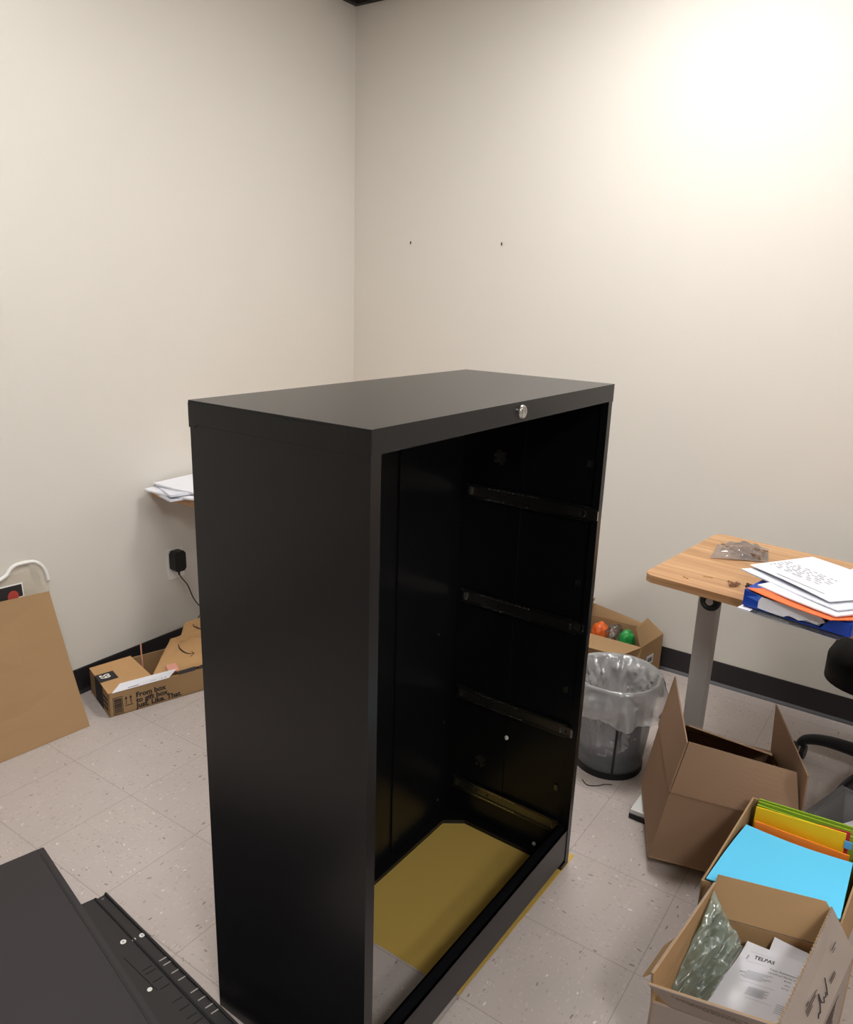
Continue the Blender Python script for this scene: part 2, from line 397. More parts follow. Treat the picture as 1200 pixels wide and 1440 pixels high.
# ------------------------------------------------------------------ black lateral filing cabinet
CW, CD, CH = 0.898, 0.418, 1.352
CR = math.atan2(0.898, 0.017)
CM = Matrix.Translation((1.925, -2.262, 0.001)) @ Matrix.Rotation(CR, 4, 'Z')
cab = thing('filing_cabinet', 'tall black metal filing cabinet without drawers standing in the middle of the floor', 'cabinet', (1.925, -2.262, 0.001), CR)
def cb(*a): return box(*a, m=CM)
def side(x0, x1, s):
    b = cb(x0, x1, 0, CD, 0, CH - 0.004)
    if s > 0: add_box(b, x1, x1 + 0.014, 0, 0.018, 0, CH - 0.004, m=CM)
    else: add_box(b, x0 - 0.010, x0, 0, 0.018, 0, CH - 0.004, m=CM)
    return b
obj('side_panel', side(0, 0.010, 1), 'black', cab)
obj('side_panel', side(CW - 0.010, CW, -1), 'black', cab)
b = cb(0.010, CW - 0.010, CD - 0.010, CD, 0, CH - 0.004)
for xx in (0.3, 0.6): add_box(b, xx, xx + 0.03, CD - 0.014, CD - 0.010, 0.02, CH - 0.02, m=CM)
obj('back_panel', b, 'black', cab)
e = 0.0010
b = cb(-e, CW + e, -e, CD + e, CH - 0.004, CH)
for sx in (0, 1):
    xa, xb = (-e, 0) if sx == 0 else (CW, CW + e)
    pts = [(xa, -e, CH - 0.004), (xa, -e, CH - 0.042), (xa, CD - 0.022, CH - 0.042), (xa, CD - 0.012, CH - 0.048), (xa, CD + e, CH - 0.048), (xa, CD + e, CH - 0.004)]
    add_slab(b, [CM @ V(p) for p in pts], e if sx == 0 else -e)
add_box(b, 0, CW, CD, CD + e, CH - 0.048, CH - 0.004, m=CM)
tpn = obj('top_panel', b, 'black', cab)
sm_ = cb(-0.0013, 0.0, 0.018, CD - 0.020, CH - 0.0436, CH - 0.0418)
add_slab(sm_, [CM @ V(p) for p in ((-0.0013, 0.002, CH - 0.006), (-0.0013, 0.0034, CH - 0.006), (-0.0013, 0.0144, CH - 0.022), (-0.0013, 0.013, CH - 0.022))], 0.0005)
obj('seam', sm_, 'slot_dark', tpn)
hd = obj('front_header', cb(0, CW, -e, 0.016, CH - 0.040, CH - 0.004), 'black', cab)
lk, _ = lathe([(0.0001, 0.004), (0.007, 0.0045), (0.0085, 0.006), (0.0105, 0.0055), (0.012, 0.003), (0.012, 0.0)], (0, 0, 0), 28)
bmesh.ops.transform(lk, matrix=CM @ Matrix.Translation((CW / 2, -e, CH - 0.020)) @ Matrix.Rotation(PI / 2, 4, 'X') @ Matrix.Scale(1.15, 4), verts=lk.verts)
lock = obj('lock', lk, 'steel', hd, smooth=True); lock['label'] = 'round chrome key lock'
b = cb(0.012, CW - 0.012, 0.002, 0.008, 0.022, 0.120); add_box(b, 0.012, CW - 0.012, 0.002, 0.034, 0.116, 0.120, m=CM); add_box(b, 0.012, CW - 0.012, 0.030, 0.034, 0.085, 0.120, m=CM)
obj('base_rail', b, 'black', cab)
# base flange with chamfered corners
fl = 0.032
inner = [(0.010 + fl, 0.0), (0.010 + fl, CD - fl - 0.052), (0.010 + fl + 0.04, CD - 0.010 - fl), (CW - 0.010 - fl - 0.04, CD - 0.010 - fl), (CW - 0.010 - fl, CD - fl - 0.062), (CW - 0.010 - fl, 0.0)]
outer = [(0.010, 0.0), (0.010, CD - 0.010), (0.010, CD - 0.010), (CW - 0.010, CD - 0.010), (CW - 0.010, CD - 0.010), (CW - 0.010, 0.0)]
b = bm_new()
for i in range(5):
    q = [inner[i], inner[i + 1], outer[i + 1], outer[i]]
    if outer[i] == outer[i + 1]: q = q[:3]
    add_slab(b, [CM @ V((x, y, 0.012)) for x, y in q], 0.012)
obj('base_flange', b, 'black', cab)
def slide(xw, s, z, fwd):
    """slide on inner wall at xw, facing s (-1 towards x=0)"""
    d = lambda t: tuple(sorted((xw, xw + s * t)))
    y0, y1 = 0.012 - fwd, CD - 0.03
    b = cb(*d(0.002), y0 + .02, y1, z - 0.019, z + 0.019)
    for z0, z1 in ((z - 0.019, z - 0.0165), (z + 0.0165, z + 0.019)): add_box(b, *d(0.013), y0 + .02, y1, z0, z1, m=CM)
    o = obj('drawer_slide', b, 'zinc', cab)
    b = cb(*tuple(sorted((xw + s * 0.004, xw + s * 0.010))), y0 + 0.004, y1 - 0.01, z - 0.013, z + 0.013)
    for z0, z1 in ((z - 0.014, z - 0.012), (z + 0.012, z + 0.014)): add_box(b, *tuple(sorted((xw + s * 0.004, xw + s * 0.0125))), y0 + 0.004, y1 - 0.01, z0, z1, m=CM)
    obj('inner_rail', b, 'zinc', o)
    if s > 0: return
    for dz in (-0.0155, 0.0155):
        b = cb(*tuple(sorted((xw + s * 0.009, xw + s * 0.0128))), 0.165, 0.325, z + dz - 0.0007, z + dz + 0.0007)
        for k in range(11):
            yy = 0.17 + k * 0.014
            add_box(b, *tuple(sorted((xw + s * 0.009, xw + s * 0.0135))), yy, yy + 0.006, z + dz - 0.0022, z + dz + 0.0022, m=CM)
        obj('ball_cage', b, 'steel', o)
    obj('end_clip', cb(*tuple(sorted((xw + s * 0.009, xw + s * 0.0135))), y0, y0 + 0.006, z - 0.012, z + 0.012), 'steel', o)
    obj('stop_tab', cb(*tuple(sorted((xw + s * 0.009, xw + s * 0.0125))), y0 + 0.035, y0 + 0.038, z - 0.008, z + 0.008), 'steel', o)
    obj('stop_tab', cb(*tuple(sorted((xw + s * 0.009, xw + s * 0.0125))), y1 - 0.02, y1 - 0.012, z - 0.011, z + 0.011), 'steel', o)
    for yy in (0.03, 0.045, 0.26, 0.30): obj('hole', cb(*tuple(sorted((xw + s * 0.010, xw + s * 0.0106))), yy, yy + 0.006, z - 0.003, z + 0.003), 'slot_dark', o)
for z, fw_ in ((1.030, 0.012), (0.722, 0.0), (0.418, 0.0), (0.114, 0.0)):
    slide(CW - 0.0105, -1, z, fw_)
    slide(0.0105, 1, z, 0.0)
# wall strip seams, latches, clips and screws on the right inner side
xi = CW - 0.0100
obj('inner_post', cb(xi - 0.003, xi, 0.22, 0.25, 0.14, CH - 0.05), 'black', cab)
for yy, z in ((0.288, 1.134), (0.294, 0.217)):
    b = bm_new()
    for k in range(6):
        a = k * PI / 3 + 0.3; r = 0.015
        add_box(b, xi - 0.008 - 0.004 * (k % 2), xi - 0.002, yy + r * math.cos(a) - 0.005, yy + r * math.cos(a) + 0.005, z + r * math.sin(a) - 0.0045, z + r * math.sin(a) + 0.0045, m=CM)
    add_box(b, xi - 0.006, xi, yy - 0.012, yy + 0.012, z - 0.014, z + 0.014, m=CM)
    obj('latch_bracket', b, 'zinc', cab)
for yy, z in ((0.033, 1.155), (0.038, 0.842), (0.044, 0.535), (0.045, 0.232)):
    obj('guide_clip', cb(xi - 0.006, xi, yy, yy + 0.010, z - 0.008, z + 0.008), 'zinc', cab)
for yy, z, r in ((0.217, 0.322, 0.0065), (0.104, 0.018, 0.0055)):
    s_ = disc(CM @ V((xi - 0.003, yy, z)), r, CM.to_3x3() @ V((-1, 0, 0)), 0.003)
    obj('screw', s_, 'white_plastic', cab)['label'] = 'white plastic hole plug'
for xx, z in ((0.845, 0.32), (0.83, 0.06), (0.80, 0.62)):
    obj('screw', disc(CM @ V((xx, CD - 0.013, z)), 0.004, CM.to_3x3() @ V((0, -1, 0)), 0.003), 'zinc', cab)
tag(obj('plastic_sheet', slab([(1.50, -1.912, 0.0009), (1.926, -1.915, 0.0009), (1.946, -1.326, 0.0009), (1.515, -1.318, 0.0009)], 0.0007), 'yellow'), 'yellow translucent plastic sheet lying on the floor under the black cabinet', 'plastic sheet')

# ------------------------------------------------------------------ right desk
DZ = 0.73
DO = V((1.908, -0.882, 0)); DA = -math.radians(6.4)
DM = Matrix.Translation(DO) @ Matrix.Rotation(DA, 4, 'Z')
desk = thing('desk', 'wood top desk with grey legs beside the back wall, piled with papers', 'desk', DO, DA)
def rrect(x0, x1, y0, y1, r, n=6):
    out = []
    for cx, cy, a0 in ((x1 - r, y0 + r, -PI / 2), (x1 - r, y1 - r, 0), (x0 + r, y1 - r, PI / 2), (x0 + r, y0 + r, PI)):
        for k in range(n + 1):
            a = a0 + k * PI / 2 / n; out.append((cx + r * math.cos(a), cy + r * math.sin(a)))
    return out
top = slab([DM @ V((x, y, DZ)) for x, y in rrect(0, 1.25, 0, 0.605, 0.035)], 0.024)
obj('tabletop', bevel(top, 0.003, 2), 'wood', desk)
def desk_leg(lx, ly, sgn):
    b = bm_new()
    pts = []
    for z, wx, wy in ((DZ - 0.0245, 0.064, 0.046), (0.03, 0.060, 0.042)):
        pts.append([DM @ V((lx + sx * wx / 2, ly + sy * wy / 2, z)) for sx, sy in ((-1, -1), (1, -1), (1, 1), (-1, 1))])
    A = [b.verts.new(p) for p in pts[0]]; B = [b.verts.new(p) for p in pts[1]]
    b.faces.new(A); b.faces.new(B[::-1])
    for i in range(4): b.faces.new((A[i], A[(i + 1) % 4], B[(i + 1) % 4], B[i]))
    lg = obj('leg', bevel(b, 0.003, 2), 'leg', desk)
    fm_ = DM @ Matrix.Translation((lx, ly, 0)) @ Matrix.Rotation(0.11 if lx < .5 else 0.0, 4, 'Z')
    obj('foot', bevel(box(-0.034, 0.034, -0.50, 0.06, 0.016, 0.030, m=fm_), 0.003, 2), 'frame_white', lg)
    obj('foot_pad', bevel(box(-0.036, 0.036, -0.505, -0.43, 0.0005, 0.0160, m=fm_), 0.003, 1), 'black_plastic', lg)
    obj('foot_pad', box(-0.036, 0.036, 0.0, 0.065, 0.0005, 0.0160, m=fm_), 'black_plastic', lg)
desk_leg(0.102, 0.332, 1); desk_leg(1.13, 0.332, -1)
obj('cross_rail', box(0.10, 1.14, 0.35, 0.39, DZ - 0.064, DZ - 0.0245, m=DM), 'leg', desk)
obj('cable_tray', box(0.19, 0.27, 0.05, 0.06, DZ - 0.034, DZ - 0.0245, m=DM), 'leg', desk)
kn, _ = lathe([(0.0001, 0.010), (0.012, 0.010), (0.013, 0.004), (0.020, 0.004), (0.022, 0.010), (0.029, 0.010), (0.031, 0.004), (0.031, 0.0)], (0, 0, 0), 28)
KM = DM @ Matrix.Translation((0.203, 0.046, DZ - 0.046)) @ Matrix.Rotation(PI / 2, 4, 'X')
bmesh.ops.transform(kn, matrix=KM, verts=kn.verts)
obj('knob_bracket', box(0.195, 0.211, 0.046, 0.12, DZ - 0.05, DZ - 0.0245, m=DM), 'black_plastic', desk)
k = obj('knob', kn, 'black_plastic', desk, smooth=True)
obj('cap', disc(KM @ V((0, 0, 0.013)), 0.011, KM.to_3x3() @ V((0, 0, 1)), 0.003), 'leg', k)

# office chair under the desk
HC = V((2.65, -0.41, 0))
ch = thing('office_chair', 'black office chair tucked under the desk on a five arm caster base', 'chair', HC, 0)
b = slab([V((x, y, 0.475)) for x, y in [(lambda q: (q.x, q.y))(Matrix.Translation((2.672, -0.388, 0)) @ Matrix.Rotation(-0.10, 4, 'Z') @ V((px, py, 0))) for px, py in rrect(-0.245, 0.245, -0.25, 0.25, 0.13, 8)]], 0.075)
obj('seat', bevel(b, 0.022, 3), 'chair', ch, smooth=True)
b = patch((2.93, -0.235, 0.56), (2.66, -0.085, 0.56), (2.69, -0.055, 1.00), (2.94, -0.195, 1.00), 10, 10, None, 0.025)
obj('backrest', b, 'chair', ch, smooth=True)
obj('back_bar', tube([(2.70, -0.36, 0.385), (2.79, -0.19, 0.40), (2.805, -0.135, 0.44), (2.81, -0.125, 0.66)], 0.015), 'black_plastic', ch)
obj('gas_lift', tube([(HC.x, HC.y, 0.09), (HC.x, HC.y, 0.24), (HC.x, HC.y, 0.241), (HC.x, HC.y, 0.40)], [0.028, 0.028, 0.018, 0.018], 14), 'black_plastic', ch)
hb, _ = lathe([(0.0001, 0.06), (0.045, 0.06), (0.05, 0.07), (0.045, 0.125), (0.0001, 0.13)], (HC.x, HC.y, 0), 24); obj('hub', hb, 'black_plastic', ch, smooth=True)
for i in range(5):
    a = math.radians(172 + 72 * i); d = V((math.cos(a), math.sin(a), 0))
    pth = smooth_path([HC + d * 0.03 + V((0, 0, .105)), HC + d * 0.13 + V((0, 0, .103)), HC + d * 0.21 + V((0, 0, .095)), HC + d * 0.262 + V((0, 0, .076)), HC + d * 0.28 + V((0, 0, .052))], 5)
    arm = obj('base_arm', tube(pth, [0.026 - 0.012 * j / (len(pth) - 1) for j in range(len(pth))], 12), 'black_plastic', ch, smooth=True)
    c = HC + d * 0.28; sd = V((-d.y, d.x, 0)) if i % 2 else d
    cs = bm_new()
    for sg in (-1, 1): add_tube(cs, [c + sd * (sg * 0.007) + V((0, 0, .026)), c + sd * (sg * 0.022) + V((0, 0, .026))], 0.0255, 20)
    cst = obj('caster', cs, 'black_plastic', arm)
    # hood of the caster is part of the same caster mesh colour, kept small
# clear tub with papers
TB = [V((2.478, -0.955, 0.0)), V((2.545, -0.755, 0.0)), V((2.545 + .30, -0.755 - .10, 0)), V((2.478 + .30, -0.955 - .10, 0))]
tc_ = sum(TB, V((0, 0, 0))) / 4
tub = thing('storage_tub', 'low clear plastic tub holding papers, at the right edge beside the folder box', 'tub', tc_, 0)
def ring(z, s): return [tc_ + (p - tc_) * s + V((0, 0, z)) for p in TB]
b = bm_new(); R0, R1 = ring(0.002, 0.84), ring(0.155, 0.97)
add_slab(b, R0[::-1], 0.003)
for i in range(4): add_slab(b, [R0[(i + 1) % 4], R0[i], R1[i], R1[(i + 1) % 4]], 0.003)
obj('body', b, 'tub', tub)
b = bm_new(); Ra, Rb = ring(0.155, 0.96), ring(0.155, 1.06)
for i in range(4): add_slab(b, [Ra[i], Rb[i], Rb[(i + 1) % 4], Ra[(i + 1) % 4]], 0.008)
obj('rim', b, 'tub', tub)
for i, (dx, dy, z, a, lb) in enumerate(((0.00, 0.01, 0.050, 0.1, 'loose white sheet at the bottom of the clear plastic tub'), (0.02, 0.02, 0.105, -0.25, 'tilted white sheet on top inside the clear plastic tub'), (0.045, -0.02, 0.085, 0.15, 'white sheet lying second from top inside the clear plastic tub'))):
    m_ = Matrix.Translation(tc_ + V((dx, dy, z))) @ Matrix.Rotation(-0.34 + a, 4, 'Z') @ Matrix.Rotation(0.06 * i, 4, 'Y')
    tag(obj('paper_sheet', patch(*[m_ @ V(p) for p in ((-.11, -.075, 0), (.11, -.075, 0), (.11, .075, 0), (-.11, .075, 0))], 6, 6, None, 0.003), 'paper'), lb, 'paper', 'papers in the clear tub')

# ------------------------------------------------------------------ things on the right desk
def bag():
    t = thing('plastic_bag', 'crumpled clear plastic bag of brown bits on the desk corner', 'bag', (2.12, -0.50, DZ + .001), 0)
    def f(u, v):
        e_ = math.sin(PI * u) ** 0.6 * math.sin(PI * v) ** 0.6
        return (0, 0, 0.030 * e_ + 0.014 * e_ * noise.noise(V((u * 6, v * 6, 1))))
    c = [(2.035, -0.60, DZ + .004), (2.20, -0.52, DZ + .004), (2.17, -0.37, DZ + .004), (2.015, -0.43, DZ + .004)]
    b = patch(*c, 28, 28, f, 0); merge(b, patch(*[(x, y, z - 0.003) for x, y, z in c], 28, 28, lambda u, v: (0, 0, 0.001), 0))
    obj('film', b, 'bag', t, smooth=True)
    b = bm_new()
    for k in range(70):
        u = random.gauss(0.55, 0.17); v = random.gauss(0.45, 0.2); u = min(.9, max(.12, u)); v = min(.88, max(.12, v))
        p = V((2.035 + .165 * u - .02 * v, -0.60 + .08 * u + .17 * v - .05 * u * v, DZ + 0.008 + random.random() * 0.016))
        m_ = Matrix.Translation(p) @ Matrix.Rotation(random.random() * PI, 4, 'Z') @ Matrix.Rotation(random.uniform(-.5, .5), 4, 'X')
        add_box(b, -.012, .012, -.004, .004, -.0012, .0012, m=m_)
    o = obj('contents', b, 'brown_bits', t); o['kind'] = 'stuff'; o['label'] = 'brown bits seen through the film'
bag()
for (x, y, a, L_, lb) in ((2.081, -0.788, 0.2, .014, 'thin pale splinter lying on the desk left of the orange folder'), (2.027, -0.838, -0.5, .010, 'tiny brown splinter nearest the rounded desk corner')):
    tag(obj('splinter', box(-L_, L_, -.002, .002, 0.0006, .003, m=Matrix.Translation((x, y, DZ)) @ Matrix.Rotation(a, 4, 'Z')), 'kraft'), lb, 'splinter', 'splinters on the desk')
def scrap(x, y, lb, m_, s=1):
    b = bm_new()
    for k in range(5):
        mm = Matrix.Translation((x + random.uniform(-.012, .012) * s, y + random.uniform(-.012, .012) * s, DZ + .007 * s)) @ Matrix.Rotation(random.random() * 6, 4, 'Z') @ Matrix.Rotation(random.uniform(-.5, .5), 4, 'X')
        add_box(b, -.012 * s, .012 * s, -.003, .003, -.002, .002, m=mm)
    tag(obj('cardboard_scrap', b, m_), lb, 'scrap', 'scraps on the desk')
scrap(2.165, -0.815, 'small curled brown scrap on the desk left of the blue binder', 'brown_bits')
scrap(2.200, -0.790, 'dark scrap against the corner of the orange folder', 'ink_brown', .7)

# pile at the desk front: clear sleeve, blue binder, orange folder, papers (desk axes PM: x along the front)
PX = V((0.972, -0.205, 0)).normalized() if False else V((0.979, -0.203, 0)).normalized()
PY = V((-PX.y, PX.x, 0)); PO = V((2.230, -0.982, 0))
def pp(x, y, z): return PO + PX * x + PY * y + V((0, 0, DZ + z))
def sheet(name, pts, z, m_, lb, cat, group=None, t=0.0012, fn=None, parent=None, nu=12):
    o = obj(name, patch(*[pp(x, y, (z if len(r) == 0 else r[0])) for x, y, *r in pts], nu, nu, fn, t), m_, parent)
    return tag(o, lb, cat, group) if lb else o
sheet('paper_stack', [(-0.008, -0.020), (0.245, -0.018), (0.25, 0.20), (0.0, 0.21)], 0.007, 'paper', 'ragged white pages lowest in the pile under the blue binder', 'paper', None, 0.006, lambda u, v: (0, 0, 0.0015 * noise.noise(V((u * 9, v * 9, 3)))))
sheet('plastic_sleeve', [(0.03, -0.026), (0.262, -0.03), (0.262, 0.2), (0.03, 0.2)], 0.0095, 'clear', 'clear plastic sleeve sticking out under the blue binder', 'sleeve', None, 0.0012)
bd = thing('binder', 'thick blue binder with torn white pages overhanging the desk edge', 'binder', pp(0.12, 0.1, 0.0105), 0)
obj('cover', slab([pp(0, 0, .0125), pp(.275, 0, .0125), pp(.275, .27, .0125), pp(0, .27, .0125)], 0.002), 'binder', bd)
obj('cover', slab([pp(0, .004, .0575), pp(.275, .006, .0495), pp(.275, .27, .054), pp(0, .27, .060)], 0.002), 'binder', bd)
b = slab([pp(0, 0.0, .0125), pp(.040, 0.0, .0125), pp(.040, 0.0, .050), pp(0, 0.0, .058)], -0.003)
add_slab(b, [pp(0, 0.0, .0125), pp(0, .27, .0125), pp(0, .27, .058), pp(0, 0, .058)], 0.003)
obj('end_flap', b, 'binder', bd)
obj('pocket', slab([pp(.006, -.003, .040), pp(.038, -.004, .034), pp(.048, -.003, .052), pp(.006, .001, .056)], 0.001), 'binder_in', bd)
b = bm_new(); add_box(b, .04, .20, .012, .26, .0130, .046, m=frame(pp(0, 0, 0), PX, PY))
pg = [(.04, .016), (.075, .014), (.11, .013), (.125, .022), (.15, .016), (.17, .024), (.195, .02), (.215, .032), (.2, .046), (.04, .050)]
add_slab(b, [pp(x, .003, z) for x, z in pg], -0.006)
obj('pages', b, 'paper', bd)
b = slab([pp(.205, -.001, .0125), pp(.275, 0.002, .0125), pp(.275, 0.002, .048), pp(.225, 0.001, .046), pp(.215, 0, .030)], -0.004)
add_slab(b, [pp(.275, 0, .0125), pp(.275, .27, .0125), pp(.275, .27, .052), pp(.275, 0, .048)], -0.003)
obj('spine', b, 'binder', bd)
sheet('folder', [(0.003, -0.002, .0640), (0.235, -0.035, .0565), (0.30, 0.04, .0565), (0.29, 0.25, .064), ][:4], .06, 'coral', 'orange paper folder lying on top of the blue binder', 'folder', None, 0.002, lambda u, v: (0, 0, -0.004 * math.sin(PI * u)))
sheet('paper_stack', [(0.018, 0.030, .0700), (0.24, -0.015, .0635), (0.36, 0.20, .068), (0.10, 0.28, .072)], .066, 'paper', 'white pages directly on the orange folder', 'paper', 'white papers on top of the binder', 0.004, lambda u, v: (0, 0, -0.002 * math.sin(PI * u)))
sheet('paper_stack', [(-0.065, 0.105, .0755), (0.235, 0.010, .0700), (0.36, 0.25, .0740), (0.06, 0.33, .0765)], .071, 'paper_b', 'thick white page stack second from the top of the desk pile', 'paper', 'white papers on top of the binder', 0.0035, lambda u, v: (0, 0, -0.002 * math.sin(PI * u)))
tp = sheet('paper_sheet', [(-0.055, 0.135, .0835), (0.205, 0.035, .0775), (0.34, 0.27, .0800), (0.035, 0.365, .0835)], .078, 'paper', 'topmost white printed page of the pile on the desk', 'paper', 'white papers on top of the binder', 0.0015, lambda u, v: (0, 0, 0.003 * math.sin(PI * u)))
b = bm_new(); fm = frame(pp(0.0, 0.30, .0885), (pp(0.205, 0.035, 0) - pp(-0.055, 0.135, 0)), (pp(0.035, .365, 0) - pp(-.055, .135, 0)))
for r_ in range(6):
    x_ = 0.03
    while x_ < 0.20:
        l_ = random.uniform(.006, .02); add_box(b, x_, x_ + l_, -0.05 - r_ * .014, -0.047 - r_ * .014, -.0008, .0004, m=fm); x_ += l_ + random.uniform(.003, .02)
add_box(b, 0.10, 0.26, -.165, -.163, -.0012, .0004, m=fm)
obj('printed_text', b, 'ink_grey', tp)
sheet('paper_sheet', [(0.14, 0.30, .0745), (0.36, 0.22, .0745), (0.40, 0.40, .080), (0.17, 0.46, .086)], .078, 'paper', 'white sheet poking out behind the desk pile near the right edge', 'paper', 'white papers on top of the binder', 0.0015)

# ------------------------------------------------------------------ wire mesh bin and liner
BC = (1.838, -0.815, 0.001)
bn = thing('wastebasket', 'round grey wire mesh wastebasket beside the black cabinet', 'wastebasket', BC, 0)
b, _ = lathe([(0.112, 0.016), (0.145, 0.33)], BC, 64); obj('mesh_wall', b, 'mesh', bn, smooth=True, recalc=False)
b, _ = lathe([(0.0005, 0.006), (0.110, 0.006), (0.110, 0.022), (0.116, 0.022), (0.116, 0.0), (0.0005, 0.0)], BC, 64); obj('base', b, 'black_plastic', bn)
b, _ = lathe([(0.142, 0.322), (0.142, 0.334), (0.149, 0.334), (0.149, 0.322), (0.142, 0.322)], BC, 64); obj('rim', b, 'black_plastic', bn)
aa = math.radians(-62)
b = slab([V(BC) + V((math.cos(aa + s) * r, math.sin(aa + s) * r, z)) for s, r, z in ((-.035, .1135, .02), (.035, .1135, .02), (.028, .1455, .325), (-.028, .1455, .325))], 0.002); obj('seam', b, 'black_plastic', bn)
def lin(p, r, z, a):
    d = V((math.cos(a), math.sin(a), 0)); u = V((math.cos(a) * 3.2, math.sin(a) * 3.2, z * 12))
    n1 = abs(noise.noise(u * 1.3)) + 0.5 * abs(noise.noise(u * 3.1))
    return p + d * r_amp(r, z) * (n1 - .4)
def r_amp(r, z): return 0.0
b = bm_new(); segs = 96
prof = [(0.163, 0.228, .020), (0.163, 0.243, .017), (0.162, 0.262, .014), (0.160, 0.285, .010), (0.156, 0.31, .006), (0.153, 0.328, .002), (0.150, 0.340, .002), (0.145, 0.341, .003), (0.138, 0.336, .005), (0.132, 0.325, .014), (0.126, 0.31, .022), (0.120, 0.295, .026), (0.114, 0.275, .028), (0.109, 0.255, .028), (0.106, 0.23, .026), (0.104, 0.20, .02), (0.104, 0.15, .014), (0.102, 0.10, .010), (0.095, 0.045, .008), (0.06, 0.022, .003), (0.004, 0.018, 0)]
rings = []
for (r, z, am) in prof:
    rg = []
    for k in range(segs):
        a = 2 * PI * k / segs; q = V((math.cos(a) * 2.6, math.sin(a) * 2.6, z * 16))
        n1 = 1.5 * noise.noise(q) + 2.2 * (.25 - abs(noise.noise(q * 1.9))) + 1.2 * (.2 - abs(noise.noise(q * 4.1)))
        sgn = 1 if z > .2 and r > .15 else -0.7
        zz = z + (0.045 * noise.noise(V((math.cos(a) * 1.4, math.sin(a) * 1.4, 7))) if r > .162 else 0) + (0.012 * noise.noise(q * 2.2) if r < .134 else 0)
        rr_ = r + am * (n1 if sgn > 0 else -abs(n1)) if r < 0.15 else r + am * max(-.6, n1)
        if r > .15: rr_ += 0.014 * max(0, math.cos(a - 0.3)) * min(1, (0.34 - z) / .08)
        rg.append(b.verts.new((BC[0] + rr_ * math.cos(a), BC[1] + rr_ * math.sin(a), BC[2] + max(0.016, zz))))
    rings.append(rg)
for A, B in zip(rings, rings[1:]):
    for k in range(segs): b.faces.new((A[k], A[(k + 1) % segs], B[(k + 1) % segs], B[k]))
tag(obj('bin_liner', b, 'liner', smooth=True), 'crinkled clear plastic bag lining the wire mesh wastebasket', 'bag')
b = tube(smooth_path([(1.815, -0.975, .0025), (1.840, -0.992, .0025), (1.868, -0.975, .0025), (1.885, -0.955, .003), (1.905, -0.940, .0025)], 6), 0.0016, 6)
tag(obj('rubber_band', b, 'ink_brown'), 'thin brown thread lying on the floor in front of the wastebasket', 'thread')

# ------------------------------------------------------------------ cartons
def carton(name, label, base, rim, h, flaps, m_out='card', m_in='card_in', t=0.0045, loc=None, walls=True):
    """base, rim: 4 ground points (counter-clockwise from above); flaps: list of (edge index, [outer pts]) in world"""
    B_ = [V((p[0], p[1], p[2] if len(p) > 2 else 0.0008)) for p in base]; R_ = [V((p[0], p[1], p[2] if len(p) > 2 else h)) for p in rim]
    c = sum(B_, V((0, 0, 0))) / 4
    root = thing(name, label, 'box', c, 0)
    obj('bottom_panel', slab([p for p in B_], -0.004), m_in, root)
    for i in range(4):
        j = (i + 1) % 4
        obj('side_panel', slab([B_[i], B_[j], R_[j], R_[i]], t), m_out, root)
    return root, B_, R_
def flap(root, pts, m_, t=0.004, name='flap'): return obj(name, patch(*pts, 10, 10, None, t), m_, root) if len(pts) == 4 else obj(name, slab(pts, t), m_, root)

# large brown box, flaps up, in front of the desk
bb_, BB, BR = carton('cardboard_box', 'large plain brown cardboard box with flaps up in front of the desk',
    [(2.136, -1.264, .050), (2.445, -1.120, .001), (2.306, -0.795, .001), (1.997, -0.939, .050)], [(2.166, -1.245, .262), (2.474, -1.107, .214), (2.335, -0.782, .214), (2.027, -0.920, .262)], .222, None, 'card_dark', 'card_in')
P_, R_c, RB, LB = BR
flap(bb_, [P_, LB, V((2.046, -.872, .415)), V((2.188, -1.215, .409))], 'card_dark')
flap(bb_, [R_c, P_, V((2.188, -1.208, .408)), V((2.440, -1.055, .335))], 'card_dark')
flap(bb_, [RB, R_c, V((2.471, -1.100, .362)), V((2.322, -.740, .355))], 'card_dark')
flap(bb_, [LB, RB, V((2.372, -1.030, .345)), V((2.160, -1.112, .398))], 'card_dark')
nrm = (V(BB[1]) - V(BB[0])).normalized(); upv = (P_ - V(BB[0])).normalized()
lm = frame(V(BB[0]) + nrm * 0.128 + upv * 0.083 - V((0, 0, 0)), nrm, upv)
lbl = obj('shipping_label', box(0, 0.064, 0, 0.044, 0.0002, 0.001, m=lm), 'paper_b', bb_); lbl['label'] = 'small white printed label'
b = bm_new()
for r_, (x0, x1, hh) in enumerate(((.004, .03, .002), (.004, .024, .0015), (.006, .044, .004), (.006, .04, .004), (.004, .05, .0015), (.004, .046, .0015))): add_box(b, x0, x1, .038 - r_ * .0062, .038 - r_ * .0062 + hh, .001, .0013, m=lm)
for k in range(4): add_box(b, .045 + k * .004, .047 + k * .004, .02 + .004 * (k % 2), .034, .001, .0013, m=lm)
obj('printed_text', b, 'ink', lbl)

